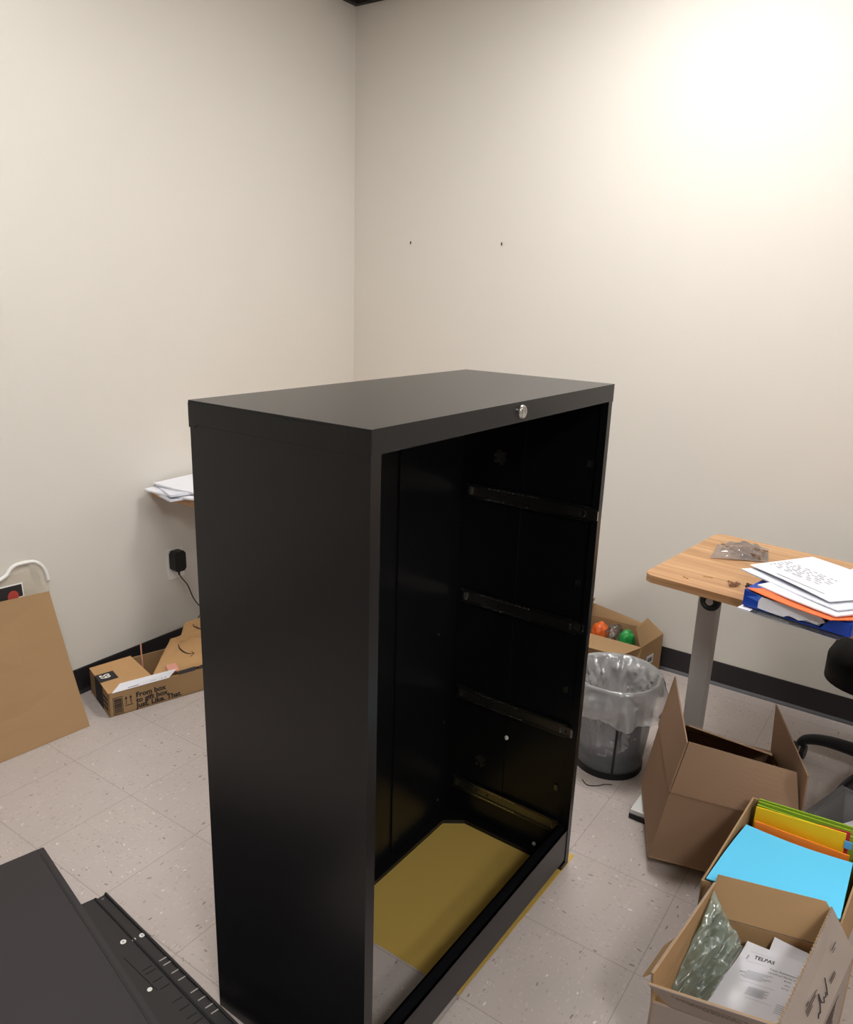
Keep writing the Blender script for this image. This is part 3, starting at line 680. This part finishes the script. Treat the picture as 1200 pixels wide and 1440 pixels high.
# folder box
fb, FB, FR = carton('cardboard_box', 'brown cardboard box full of colored folders with the blue folder on top',
    [(2.330, -1.520), (2.615, -1.452), (2.640, -1.150), (2.364, -1.190)], [(2.329, -1.512, .247), (2.618, -1.450, .238), (2.640, -1.150, .285), (2.363, -1.188, .300)], .232, None, 'card', 'card_in')
obj('tape', patch((2.328, -1.49, .240), (2.334, -1.42, .246), (2.318, -1.42, .200), (2.312, -1.49, .198), 4, 4, None, .0008), 'tub', fb)
for y1, y2, z1, z2, lb in (
        (-1.199, -1.166, .308, .303, 'green hanging folder farthest back in the folder box'),
        (-1.208, -1.177, .306, .298, 'green hanging folder second from the back of the folder box'),
        (-1.218, -1.188, .302, .290, 'green hanging folder third from the back, behind the yellow one')):
    o = obj('folder', patch((2.380, y1 - .006, .012), (2.618, y2 - .006, .012), (2.616, y2, z2), (2.381, y1, z1), 8, 8, None, .004), 'green_folder')
    tag(o, lb, 'folder', 'green folders in the box')
tag(obj('folder', patch((2.50, -1.215, .012), (2.600, -1.200, .012), (2.594, -1.196, .304), (2.52, -1.206, .300), 6, 6, None, .002), 'red_folder'), 'red folder peeking out between the green and yellow folders', 'folder')
yf = tag(obj('folder', patch((2.378, -1.240, .03), (2.590, -1.222, .03), (2.586, -1.206, .303), (2.380, -1.226, .300), 8, 8, None, .004), 'yellow_folder'), 'bright yellow folder standing behind the orange one in the box', 'folder')
obj('index_tab', box(2.586, 2.602, -1.213, -1.2105, .268, .288), 'tab_blue', yf)['label'] = 'small blue index tab'
tag(obj('folder', patch((2.380, -1.262, .03), (2.606, -1.240, .03), (2.602, -1.226, .260), (2.387, -1.247, .273), 8, 8, None, .003), 'orange_folder'), 'orange folder standing between the yellow and the blue folders', 'folder')
tag(obj('folder', patch((2.338, -1.510, .2560), (2.613, -1.450, .250), (2.612, -1.240, .255), (2.369, -1.262, .264), 16, 10, lambda u, v: (0, 0, 0.006 * math.sin(PI * u) * -v + .006 * math.sin(PI * v)), .003), 'blue_folder'), 'light blue folder lying across the top of the folder box', 'folder')

# open shipping box in the right foreground
sb, SB, SR = carton('shipping_box', 'open shipping box with printed forms and green film in the right foreground',
    [(2.330, -1.855), (2.612, -1.795), (2.652, -1.475), (2.362, -1.550)], [(2.333, -1.858, .2), (2.612, -1.798, .2), (2.652, -1.475, .2), (2.357, -1.552, .2)], .2, None, 'card_grey', 'card_in')
NL, NR, FRc, FLc = SR
def lined(root, pts, t=.004, teeth=0):
    """flap with printed outside (first side) and brown inside"""
    p = [V(q) for q in pts]; n = newell(p)
    if teeth:
        a, c_ = p[2], p[3]; out = []
        for k in range(teeth + 1):
            q = a.lerp(c_, k / teeth); out.append(q)
            if k < teeth: out.append(a.lerp(c_, (k + .5) / teeth) - (a - p[1]).normalized() * 0.0045)
        p = [p[0], p[1]] + out
    o = obj('flap', slab(p, t * .5), 'card_grey', root)
    obj('liner_face', slab([q - n * (t * .5 + .0001) for q in p], t * .5), 'card_in', o)
    return o
rf = lined(sb, [NR, FRc, V((2.594, -1.462, .281)), V((2.557, -1.850, .282))], .005, 34)
nf = lined(sb, [NL + V((.035, .01, 0)), NR, V((2.557, -1.850, .282)), V((2.334, -1.902, .281))], .005)
ff = lined(sb, [FRc, FLc, V((2.362, -1.512, .281)), V((2.580, -1.452, .281))], .005)
lf = lined(sb, [FLc, NL, V((2.329, -1.868, .279)), V((2.361, -1.540, .279))], .005)
for i in range(4):
    a, c_ = SB[i], SB[(i + 1) % 4]; d_, e_ = SR[i], SR[(i + 1) % 4]
    n = newell([a, c_, e_, d_]); q = [p - n * .0048 for p in (a, c_, e_, d_)]
    obj('inside_face', slab(q, .0008), 'card_in', sb)
# folded-down outer flap lip on the left side
obj('flap', slab([V((2.3285, -1.868, .279)), V((2.3395, -1.753, .279)), V((2.322, -1.765, .256)), V((2.312, -1.862, .254))], .003), 'card_in', sb)
# printing on the right flap and wall
def on_quad(a, b_, d, eps=.0007):
    x = (V(b_) - V(a)); y = (V(d) - V(a)); m_ = frame(V(a), x, y); m_.translation = V(a) + V((m_[0][2], m_[1][2], m_[2][2])) * eps; return m_
q = on_quad(NR, FRc, V((2.557, -1.850, .282)), .0006)
b = bm_new()
for x0, x1, y0, y1 in ((.06, .075, .055, .057), (.05, .12, .050, .0515), (.05, .11, .046, .0475), (.05, .085, .042, .0435), (.235, .265, .060, .062), (.235, .255, .055, .0565), (.18, .215, .028, .030), (.18, .215, .024, .0255), (.03, .045, .028, .032), (-.0, .04, .018, .026), (.0, .035, .032, .034), (0.09, .10, .018, .021)): add_box(b, x0, x1, y0, y1, 0, .0004, m=q)
obj('printed_text', b, 'ink_brown', rf)
b = bm_new()
for pts in (((.10, .012), (.112, .022), (.120, .036)), ((.120, .036), (.118, .020), (.128, .014)), ((.128, .014), (.135, .02), (.142, .016), (.148, .022)), ((.150, .014), (.158, .024), (.166, .040)), ((.085, .010), (.092, .014), (.10, .012))):
    add_tube(b, [q @ V((x, y + .006, .0004)) for x, y in pts], .0012, 6)
obj('handwriting', b, 'ink', rf)
q2 = on_quad(SB[1], SB[2], SR[1], .0008)
b = bm_new()
for k in range(16): add_box(b, .03 + k * .011, .033 + k * .011 + random.uniform(0, .004), .105, .165, 0, .0005, m=q2)
for y in (.100, .168): add_box(b, .02, .215, y, y + .003, 0, .0005, m=q2)
obj('barcode', b, 'ink_brown', sb)
q3 = on_quad(NL + V((.035, .01, 0)), NR, V((2.334, -1.902, .281)), .0006)
b = bm_new()
for r_, (x0, x1) in enumerate(((.0, .20), (.01, .12), (.03, .125), (.06, .14))):
    x = x0
    while x < x1: l_ = random.uniform(.004, .012); add_box(b, x, x + l_, .074 - r_ * .006, .0755 - r_ * .006, 0, .0004, m=q3); x += l_ + .002
obj('printed_text', b, 'ink_brown', nf)
# form pages inside
def form(name, c, lb, lines):
    o = obj(name, patch(*c, 14, 14, lambda u, v: (0, 0, 0.022 * (1 - u) ** 2 * v ** 6 + .004 * math.sin(PI * u)), .0012), 'paper')
    return tag(o, lb, 'paper', 'printed forms in the shipping box')
fc = [V((2.402, -1.683, .090)), V((2.590, -1.645, .088)), V((2.592, -1.525, .165)), V((2.451, -1.550, .152))]
form('printed_form', [V((2.47, -1.66, .072)), V((2.605, -1.63, .070)), V((2.612, -1.500, .170)), V((2.500, -1.525, .172))], 'printed white form sticking out at the far right under the top form', 1)
f1 = form('printed_form', fc, 'top printed white form with curled corner in the shipping box', 2)
def fpt(u, v):
    p = fc[0] * (1 - u) * (1 - v) + fc[1] * u * (1 - v) + fc[2] * u * v + fc[3] * (1 - u) * v
    return p + V((0, 0, 0.022 * (1 - u) ** 2 * v ** 6 + .004 * math.sin(PI * u) + .0008))
def conform(bm):
    for v_ in bm.verts:
        u, v, h_ = v_.co; v_.co = fpt(u, v) + V((0, 0, h_))
    return bm
def subdiv_text(txt, size, u0, v0, bold=.0):
    b = text_bm(txt, size, Matrix.Identity(4), ext=0.0, bold=bold)
    for v_ in b.verts: v_.co = V((u0 + v_.co.x, v0 + v_.co.y * .78, 0))
    return conform(b)
b = subdiv_text('TELPAS', .085, .19, .83, .0015)
merge(b, subdiv_text('Texas Assessment Program', .045, .44, .74))
merge(b, subdiv_text('TELPAS and TELPAS Alternate', .036, .44, .69))
merge(b, subdiv_text('Braille', .036, .66, .64)); merge(b, subdiv_text('2023', .034, .68, .58)); merge(b, subdiv_text('Spring', .034, .66, .53))
obj('printed_text', b, 'ink', f1)
b = bm_new()
def bar(u0, u1, v0, v1):
    n_ = max(1, int((u1 - u0) / .05))
    for k in range(n_):
        ua, ub = u0 + (u1 - u0) * k / n_, u0 + (u1 - u0) * (k + 1) / n_
        b.faces.new([b.verts.new((x, y, 0)) for x, y in ((ua, v0), (ub, v0), (ub, v1), (ua, v1))])
for r_ in range(6): bar(.20, .52 - .05 * (r_ % 3), .64 - r_ * .022, .648 - r_ * .022)
for r_ in range(6): bar(.32, .56 - .04 * (r_ % 2), .40 - r_ * .022, .409 - r_ * .022)
bar(.18, .60, .47, .474); bar(.34, .64, .24, .244)
for r_ in range(5): bar(.68, .86 - .03 * (r_ % 2), .28 - r_ * .03, .289 - r_ * .03)
bar(.11, .40, .905, .908); bar(.10, .12, .80, .86); bar(.13, .38, .775, .778); bar(.12, .20, .60, .615); bar(.16, .2, .55, .56)
conform(b); obj('fine_print', b, 'ink_grey', f1)
# crinkled green air film along the left wall
def airf(u, v):
    q = V((u * 3.0, v * 3.4, 2)); r_ = noise.noise(q) + .9 * (.3 - abs(noise.noise(q * 1.8))) + .5 * (.25 - abs(noise.noise(q * 3.6)))
    e_ = min(1, 6 * u * (1 - u)) * min(1, 6 * v * (1 - v) + .25)
    return (.020 * e_ * r_ + .012 * e_, -.012 * e_ * noise.noise(q * 1.4), .034 * e_ * r_ + .016 * e_)
b = patch((2.398, -1.695, .085), (2.446, -1.570, .165), (2.366, -1.556, .272), (2.345, -1.762, .150), 54, 54, airf, 0)
merge(b, patch((2.398, -1.700, .070), (2.436, -1.574, .150), (2.366, -1.560, .262), (2.342, -1.775, .120), 54, 54, lambda u, v: tuple(V(airf(u * .9 + .05, v * .9 + .05)) * .7), 0))
for v_ in b.verts: v_.co.x = max(v_.co.x, 2.340 + (v_.co.y + 1.85) * .09)
tag(obj('air_pillow_film', b, 'air', smooth=True), 'crumpled pale green plastic film along the left side of the shipping box', 'packing film')

# carton by the back wall with colored packets
kb, KB, KR = carton('cardboard_box', 'brown open box against the back wall behind the wastebasket',
    [(1.395, -0.215), (1.715, -0.215), (1.752, -0.022), (1.400, -0.022)], [(1.395, -0.215, .165), (1.722, -0.208, .165), (1.752, -0.022, .170), (1.400, -0.022, .168)], .165, None, 'card', 'card_in')
k0, k1, k2, k3 = KR
flap(kb, [k1, k2, k2 + V((-.065, -.03, .065)), k1 + V((-.035, .02, .07))], 'card')
flap(kb, [k0, k1, k1 + V((-.06, -.085, -.022)), k0 + V((.0, -.085, -.022))][::-1], 'card')
flap(kb, [k3, k0, k0 + V((.01, .03, .085)), k3 + V((.03, 0, .085))], 'card')
flap(kb, [k2, k3, k3 + V((0, .015, .055)), k2 + V((-.12, .015, .02))], 'card')
m_ = frame(KB[1] + V((.013, .068, .06)), KB[2] - KB[1], V((0, 0, 1)))
o = obj('shipping_label', box(0, .055, 0, .042, .0022, .0030, m=m_), 'paper_b', kb)
b = bm_new()
for k in range(8): add_box(b, .008 + k * .005, .010 + k * .005 + .001 * (k % 3), .010, .03, .0030, .0034, m=m_)
obj('printed_text', b, 'ink', o)
def blob(name, c, s, m_, lb, cat, amp=.25, seed=0):
    b = bm_new(); bmesh.ops.create_icosphere(b, subdivisions=4, radius=1)
    for v_ in b.verts:
        n1 = noise.noise(v_.co * 1.7 + V((seed, 0, 0))) + .6 * abs(noise.noise(v_.co * 3.5 + V((seed, 3, 0))))
        p = v_.co * (1 + amp * n1); v_.co = V((c[0] + p.x * s[0], c[1] + p.y * s[1], c[2] + p.z * s[2]))
    return tag(obj(name, b, m_, smooth=True), lb, cat)
blob('packet', (1.495, -.085, .125), (.038, .035, .045), 'orange_pack', 'shiny orange packet in the box against the back wall', 'packet', .18, 1)
blob('packet', (1.615, -.085, .120), (.034, .035, .045), 'green_pack', 'shiny green packet in the box against the back wall', 'packet', .18, 4)
blob('plastic_wrap', (1.558, -.082, .125), (.034, .05, .045), 'clear', 'crumpled clear wrap between the orange and green packets', 'wrap', .45, 8)
blob('packing_paper', (1.55, -.115, .050), (.11, .06, .035), 'card_in', 'crumpled brown packing paper under the orange and green packets', 'paper', .15, 12)

# ------------------------------------------------------------------ left side: carton with mailers
A = V((.256, -1.688, .0008)); E = V((.294, .956, 0)); Wd = V((-.956, .294, 0))
def al(s, d, z): return A + E * s + Wd * d + V((0, 0, z))
ab, AB, AR = carton('cardboard_box', 'low open brown box printed with black slogan against the left wall',
    [al(0, 0, 0), al(.50, 0, 0), al(.50, .235, 0), al(0, .235, 0)], [al(0, 0, .097), al(.50, 0, .097), al(.50, .235, .105), al(0, .235, .100)], .097, None, 'card', 'card_in')
fp = [al(0, 0, .098), al(.19, .045, .080), al(.155, .225, .115), al(0, .235, .102)]
def FQ(u, v, h=0):
    return fp[0] * (1 - u) * (1 - v) + fp[1] * u * (1 - v) + fp[2] * u * v + fp[3] * (1 - u) * v + V((0, 0, h))
fo = obj('flap', patch(FQ(0, 0), FQ(1, 0), FQ(1, 1), FQ(0, 1), 10, 10, None, .004), 'kraft', ab)
o = obj('tape', patch(FQ(-.01, .40, .0008), FQ(.40, .40, .0008), FQ(.40, .68, .0008), FQ(-.01, .68, .0008), 4, 4, None, .0004), 'ink', fo); o['label'] = 'black tape printed with white characters'
tb = text_bm('S9', 1.0, Matrix.Identity(4), ext=0, bold=.03)
for v_ in tb.verts: x_, y_ = v_.co.x, v_.co.y; v_.co = FQ(.07 + y_ * .30, .63 - x_ * .145, .0014)
obj('printed_text', tb, 'white_plastic', o)
lm = frame(al(0, 0, 0) + V((0, 0, 0)), E, V((0, 0, 1)))   # front face: x along, y up, normal outwards
FZ = .0006
T_ = lm @ Matrix.Translation((.098, .053, FZ))
obj('printed_text', text_bm('From box\nto gift box.\nJust. Like. That.', .0280, T_, ext=.0001, bold=.0010, spacing=.80), 'ink', ab)
b = bm_new()
for xx in (.062, .079):
    add_box(b, xx - .0012, xx + .0012, .036, .062, FZ - .0004, FZ + .0002, m=lm)
    add_slab(b, [lm @ V((xx - .005, .058, FZ + .0002)), lm @ V((xx + .005, .058, FZ + .0002)), lm @ V((xx, .069, FZ + .0002))], .0006)
add_box(b, .056, .086, .030, .032, FZ - .0004, FZ + .0002, m=lm)
obj('arrows', b, 'ink', ab)
b = bm_new()
for a_ in ((.014, .0155, .006, .074), (.048, .0495, .006, .074), (.014, .0495, .006, .008), (.014, .0495, .072, .074)): add_box(b, *a_, FZ - .0004, FZ + .0002, m=lm)
yy = .012
while yy < .068:
    hh = random.choice((.001, .0015, .003, .0022)); add_box(b, .018, .046, yy, yy + hh, FZ - .0004, FZ + .0002, m=lm); yy += hh + random.choice((.0012, .002))
obj('barcode', b, 'ink', ab)
# dark print on the end wall
em = frame(al(0, .235, 0), -Wd, V((0, 0, 1)))
b = bm_new(); add_box(b, .07, .165, .001, .098, FZ - .0004, FZ + .0002, m=em)
for k in range(3): add_box(b, .17, .22, .02 + .02 * k, .03 + .02 * k, FZ - .0004, FZ + .0002, m=em)
obj('end_print', b, 'ink', ab)
# torn front strip with white label and dark printed edge
o = obj('shipping_label', slab([al(.012, -.002, .096), al(.225, -.002, .096), al(.262, .012, .118), al(.05, .020, .116)], .0012), 'paper', ab); o['label'] = 'torn white shipping label on the front edge'
sm = frame(al(.012, -.002, .0966), E, al(.05, .020, .116) - al(.012, 0, .096))
b = bm_new()
for a_ in ((.145, .168, .010, .013), (.145, .165, .006, .0075), (.185, .188, .004, .018), (.20, .203, .004, .018), (.06, .10, .004, .0055)): add_box(b, *a_, .0006, .0012, m=sm)
obj('printed_text', b, 'ink', o)
for s0, s1, m_ in ((.262, .33, 'ink'), (.345, .40, 'ink'), (.40, .46, 'green_folder')):
    obj('torn_tape', slab([al(s0, -.001, .097), al(s1, -.001, .097), al(s1 + .006, .010, .108), al(s0 + .008, .010, .106)], .001), m_, ab)
def mailer(name, c, lb, th, seed):
    t = thing(name, lb, 'mailer', (V(c[0]) + V(c[2])) / 2 - V((0, 0, .03)), 0, 'padded mailers in the box')
    def f(u, v, sg):
        e_ = (math.sin(PI * u) * math.sin(PI * v)) ** .5
        return newell([V(p) for p in c]) * (sg * th * e_ + .006 * noise.noise(V((u * 5 + seed, v * 5, 0))))
    b = patch(*c, 18, 18, lambda u, v: f(u, v, 1), 0); merge(b, patch(*c, 18, 18, lambda u, v: f(u, v, -1), 0))
    obj('pouch', b, 'kraft', t, smooth=True)
    n = newell([V(p) for p in c])
    def P(u, v): 
        C = [V(p) for p in c]
        return C[0] * (1 - u) * (1 - v) + C[1] * u * (1 - v) + C[2] * u * v + C[3] * (1 - u) * v + V(f(u, v, 1)) + n * .0015
    def Q(x, y):
        a_ = math.radians(-42); X_, Y_ = x * math.cos(a_) - y * math.sin(a_), x * math.sin(a_) + y * math.cos(a_)
        return P(.40 + X_ * .20, .52 + Y_ * .28)
    arc = [Q(-1 + 2 * k / 12, -.30 * (1 - (-1 + 2 * k / 12) ** 2)) for k in range(13)]
    b = tube(arc, [.0008 + .0022 * math.sin(PI * min(1, .1 + k / 13)) for k in range(13)], 6)
    add_tube(b, [Q(.72, .05), Q(1.04, .03)], .0012, 6); add_tube(b, [Q(1.04, .03), Q(.98, -.30)], .0012, 6)
    obj('printed_arrow', b, 'ink_brown', t)
    return t, P
m1, P1 = mailer('padded_mailer', [al(.175, .055, .082), al(.47, .03, .092), al(.50, .20, .175), al(.315, .215, .150)], 'brown padded mailer at the front with a curved arrow print in the slogan box', .012, 3)
m2, P2 = mailer('padded_mailer', [al(.335, .17, .150), al(.52, .14, .150), al(.54, .23, .215), al(.385, .235, .195)], 'brown padded mailer at the back, upper one near the wall in the slogan box', .010, 9)
o = obj('shipping_label', slab([P1(.72, .62), P1(.93, .60), P1(.93, .92), P1(.80, .92)], .001), 'paper', m1)
tag(obj('straw', tube([(.140, -1.458, .030), (.133, -1.455, .176)], .0032, 10), 'pink'), 'thin pinkish plastic stick standing up in the slogan box', 'stick')
tag(obj('paper_scrap', patch(al(.235, .03, .104), al(.275, .02, .104), al(.28, .07, .112), al(.245, .08, .110), 4, 4, None, .001), 'pink'), 'pinkish paper scrap behind the white torn label', 'scrap')

# cardboard sheet leaning
bt0, bt1 = V((.249, -1.765, .001)), V((.200, -2.36, .001)); tp0, tp1 = V((.062, -1.760, .474)), V((.040, -2.36, .515))
sh = thing('cardboard_sheet', 'large flat brown cardboard sheet leaning against the left wall', 'cardboard', (bt0 + bt1) / 2, 0)
m0, m1_ = bt0.lerp(tp0, .38) + V((-.004, 0, -.002)), bt1.lerp(tp1, .40) + V((-.004, 0, -.002))
obj('lower_panel', slab([bt1, bt0, m0, m1_], .006), 'card', sh)
obj('upper_panel', slab([m1_, m0, tp0, tp1], .006), 'card', sh)
# clear vinyl mat behind it
mt = thing('chair_mat', 'clear plastic mat with rounded corner behind the leaning cardboard sheet', 'mat', (.035, -2.0, .0), 0)
ol = [(-1.742, .004), (-1.742, .500), (-1.746, .535), (-1.758, .562), (-1.778, .580), (-1.80, .587), (-1.845, .588), (-1.868, .578), (-1.885, .560), (-1.92, .548), (-1.97, .545), (-2.35, .575), (-2.35, .004)]
def mx(z): return .060 - .040 * z / .6
obj('sheet', slab([V((mx(z), y, z)) for y, z in ol], .003), 'mat', mt)
obj('edge_lip', tube([V((mx(z) + .003, y, z)) for y, z in smooth_path([(*q, 0) for q in ol[1:11]], 4) for z in [z]] if False else [V((mx(q.y) + .003, q.x, q.y)) for q in smooth_path([(*q, 0) for q in ol[1:12]], 4)], .007, 8), 'white_plastic', mt, smooth=True)
lb_ = [(-1.834, .522), (-1.834, .470), (-2.02, .470), (-2.02, .530)]
o = obj('sticker', slab([V((mx(z) + .0025, y, z)) for y, z in lb_][::-1], .0008), 'white_plastic', mt); o['label'] = 'black warning sticker with white border and red disc'
obj('sticker_print', slab([V((mx(z) + .0035, y, z)) for y, z in [(-1.8385, .517), (-1.8385, .474), (-2.015, .474), (-2.015, .524)]][::-1], .0008), 'ink', o)
obj('red_disc', disc((mx(.487) + .0045, -1.872, .482), .019, (1, 0, .07), .0008), 'red', o)

# outlet and adapter
ot = thing('wall_outlet', 'white wall outlet plate on the left wall below the shelf desk', 'outlet', (0, -1.168, .405), 0)
obj('cover_plate', bevel(box(0.0002, .006, -1.212, -1.130, .340, .472), .002, 2), 'white_plastic', ot)
for z in (.386, .428): obj('receptacle', bevel(box(.004, .0075, -1.187, -1.155, z - .014, z + .014), .002, 1), 'white_plastic', ot)
pl = thing('power_adapter', 'black plug adapter in the white wall outlet with a thin cord', 'adapter', (.03, -1.168, .39), 0)
b = slab([V((.048, y, z)) for y, z in ((-1.205, .388), (-1.192, .378), (-1.158, .378), (-1.146, .388), (-1.146, .452), (-1.158, .462), (-1.192, .462), (-1.205, .452))], .040) if False else None
pts = [(-1.206, .392), (-1.196, .380), (-1.160, .380), (-1.150, .392), (-1.150, .456), (-1.160, .468), (-1.196, .468), (-1.206, .456)]
b = slab([V((.048, y, z)) for y, z in pts], .039); obj('body', bevel(b, .003, 2), 'black_plastic', pl)
obj('strain_relief', tube([(.03, -1.176, .385), (.03, -1.176, .360)], [.006, .0035], 10), 'black_plastic', pl)
obj('cord', tube(smooth_path([(.03, -1.176, .365), (.03, -1.165, .344), (.03, -1.135, .300), (.03, -1.112, .240), (.03, -1.085, .195), (.03, -1.055, .170), (.035, -1.03, .165), (.06, -1.06, .172), (.05, -1.098, .150), (.05, -1.106, .128), (.06, -1.080, .150), (.06, -1.03, .165)], 8), .0024, 8), 'black_plastic', pl, smooth=True)

# ------------------------------------------------------------------ left desk and papers
ld = thing('desk', 'wood top desk against the left wall, mostly hidden behind the black cabinet', 'desk', (.3, -.68, 0), 0)
LZ = .745
obj('tabletop', bevel(slab([V((x, y, LZ)) for x, y in rrect(.004, .60, -1.272, -.06, .012)], .024), .003, 2), 'wood', ld)
for y in (-1.02, -.25):
    lg = obj('leg', box(.27, .33, y - .03, y + .03, .03, LZ - .0245), 'leg', ld)
    obj('foot', box(.06, .56, y - .035, y + .035, .001, .03), 'leg', lg)
obj('cross_rail', box(.28, .32, -.99, -.28, LZ - .064, LZ - .0245), 'leg', ld)
LS = ['lowest', 'second lowest', 'second from top', 'topmost']
for i, (dx, dy, a, th, lift) in enumerate(((.09, -1.175, -.25, .007, .0), (.11, -1.17, .12, .007, .0085), (.10, -1.16, -.35, .008, .017), (.125, -1.135, .05, .007, .0265))):
    m_ = Matrix.Translation((dx + .035, dy, LZ + .0075 + lift)) @ Matrix.Rotation(a, 4, 'Z')
    c = [m_ @ V(p) for p in ((-.125, -.14, 0), (.14, -.14, 0), (.14, .14, 0), (-.125, .14, 0))]
    for p in c: p.x = max(p.x, .006)
    b = patch(*c, 10, 10, lambda u, v: (0, 0, .0012 * noise.noise(V((u * 3 + i, v * 3, i))) + .004 * (abs(2 * u - 1) ** 3)), th)
    tag(obj('paper_stack', b, 'paper' if i % 2 else 'paper_b'), 'white paper bundle on the left desk end, %s of four' % LS[i], 'paper', 'paper bundles on the left desk')

# ------------------------------------------------------------------ black metal panels on the floor, front left
def panel(name, pts, z0, z1, lb, m_='panel', lipw=.012):
    t = thing(name, lb, 'panel', V((sum(p[0] for p in pts) / len(pts), sum(p[1] for p in pts) / len(pts), z0)), 0, 'black metal panels on the floor')
    obj('face', slab([V((p[0], p[1], z1)) for p in pts], .0025), m_, t)
    b = bm_new(); k = len(pts); c = V((sum(p[0] for p in pts) / k, sum(p[1] for p in pts) / k, 0))
    for i in range(k):
        a, d = V((*pts[i][:2], z1 - .0027)), V((*pts[(i + 1) % k][:2], z1 - .0027))
        add_slab(b, [a, d, V((d.x, d.y, z0)), V((a.x, a.y, z0))], .002)
    obj('folded_edge', b, m_, t)
    return t
def onrow(o, r_): pass
# lowest: slotted rail panel, then a second, then the wide panel on top
def strip_frame(p, q): 
    x = (V((*q, 0)) - V((*p, 0))).normalized(); return x, V((x.y, -x.x, 0))   # along, towards the camera side (right of travel)
Cx, Cn = strip_frame((1.035, -2.219), (1.600, -2.276))
C0 = V((1.035, -2.219, 0))
def cpt(s, d): p = C0 + Cx * s + Cn * d; return (p.x, p.y)
pc = panel('metal_panel', [cpt(0, 0), cpt(0, .25), cpt(.86, .25), cpt(.86, 0)], .001, .022, 'slotted black metal panel lowest in the floor stack, nearest the cabinet', 'panel_shade')
obj('edge_bead', tube([V((*cpt(.0, .004), .024)), V((*cpt(.86, .004), .024))], .0035, 8), 'panel_shade', pc)
def marks(par, pts, rotx, L_, wd, z, m_, name):
    for (p) in pts:
        c = V((*p, z)); b = slab([c - rotx * L_ - Cx * wd, c + rotx * L_ - Cx * wd, c + rotx * L_ + Cx * wd, c - rotx * L_ + Cx * wd], .0006); obj(name, b, m_, par)
sl = [.290, .308, .341, .369, .418, .447, .475, .496]
marks(pc, [cpt(s, .015) for s in sl], (Cn * 1.0 - Cx * .1).normalized(), .010, .0014, .0226, 'leg', 'slot')
for s, d in ((.191, .012), ):
    obj('hole_plug', disc((*cpt(s, d), .0232), .0066, (0, 0, 1), .0008), 'white_plastic', pc)
    obj('plug_center', disc((*cpt(s, d), .0238), .0025, (0, 0, 1), .0006), 'ink_grey', pc)
obj('hole_plug', disc((*cpt(.012, .018), .0230), .0035, (0, 0, 1), .0008), 'zinc', pc)
def dpt(s, d): return (cpt(s, d)[0], cpt(s, d)[1])
pb = panel('metal_panel', [dpt(.014, .035), dpt(-.03, .30), dpt(.80, .32), dpt(.85, .044)], .0245, .040, 'black metal panel in the middle of the floor stack with dark slots', 'panel_shade')
marks(pb, [dpt(s, .0625) for s in (.302, .316, .347, .375, .425, .453, .482, .502)], (Cn * 1.0 - Cx * .1).normalized(), .012, .0014, .0406, 'slot_dark', 'slot')
for s, d in ((.150, .092), (.158, .050)):
    pass
obj('hole_plug', disc((*dpt(.194, .061), .0412), .0068, (0, 0, 1), .0008), 'white_plastic', pb)
obj('plug_center', disc((*dpt(.194, .061), .0418), .0025, (0, 0, 1), .0006), 'ink_grey', pb)
obj('hole_plug', disc((*dpt(.206, .0405), .0412), .0045, (0, 0, 1), .0008), 'white_plastic', pb)
obj('hole_plug', disc((*dpt(.358, .089), .0412), .0055, (0, 0, 1), .0008), 'white_plastic', pb)
b = bm_new(); add_slab(b, [V((*dpt(.237, .082), .0410)), V((*dpt(.237, .084), .0410)), V((*dpt(.371, .080), .0410)), V((*dpt(.371, .078), .0410))], .0008); obj('crease', b, 'slot_dark', pb)
obj('edge_bead', tube([V((*dpt(.016, .039), .0405)), V((*dpt(.845, .048), .0405))], .0030, 8), 'slot_dark', pb)
pa = panel('metal_panel', [(.791, -2.247), (.690, -2.69), (1.42, -2.84), (1.511, -2.400)], .043, .062, 'widest black metal panel on top of the floor stack at the lower left', 'panel')
b = slab([V((.815, -2.262, .0632)), V((.813, -2.268, .0632)), V((1.49, -2.412, .0632)), V((1.492, -2.406, .0632))], .0008)
obj('edge_groove', b, 'panel_shade', pa)
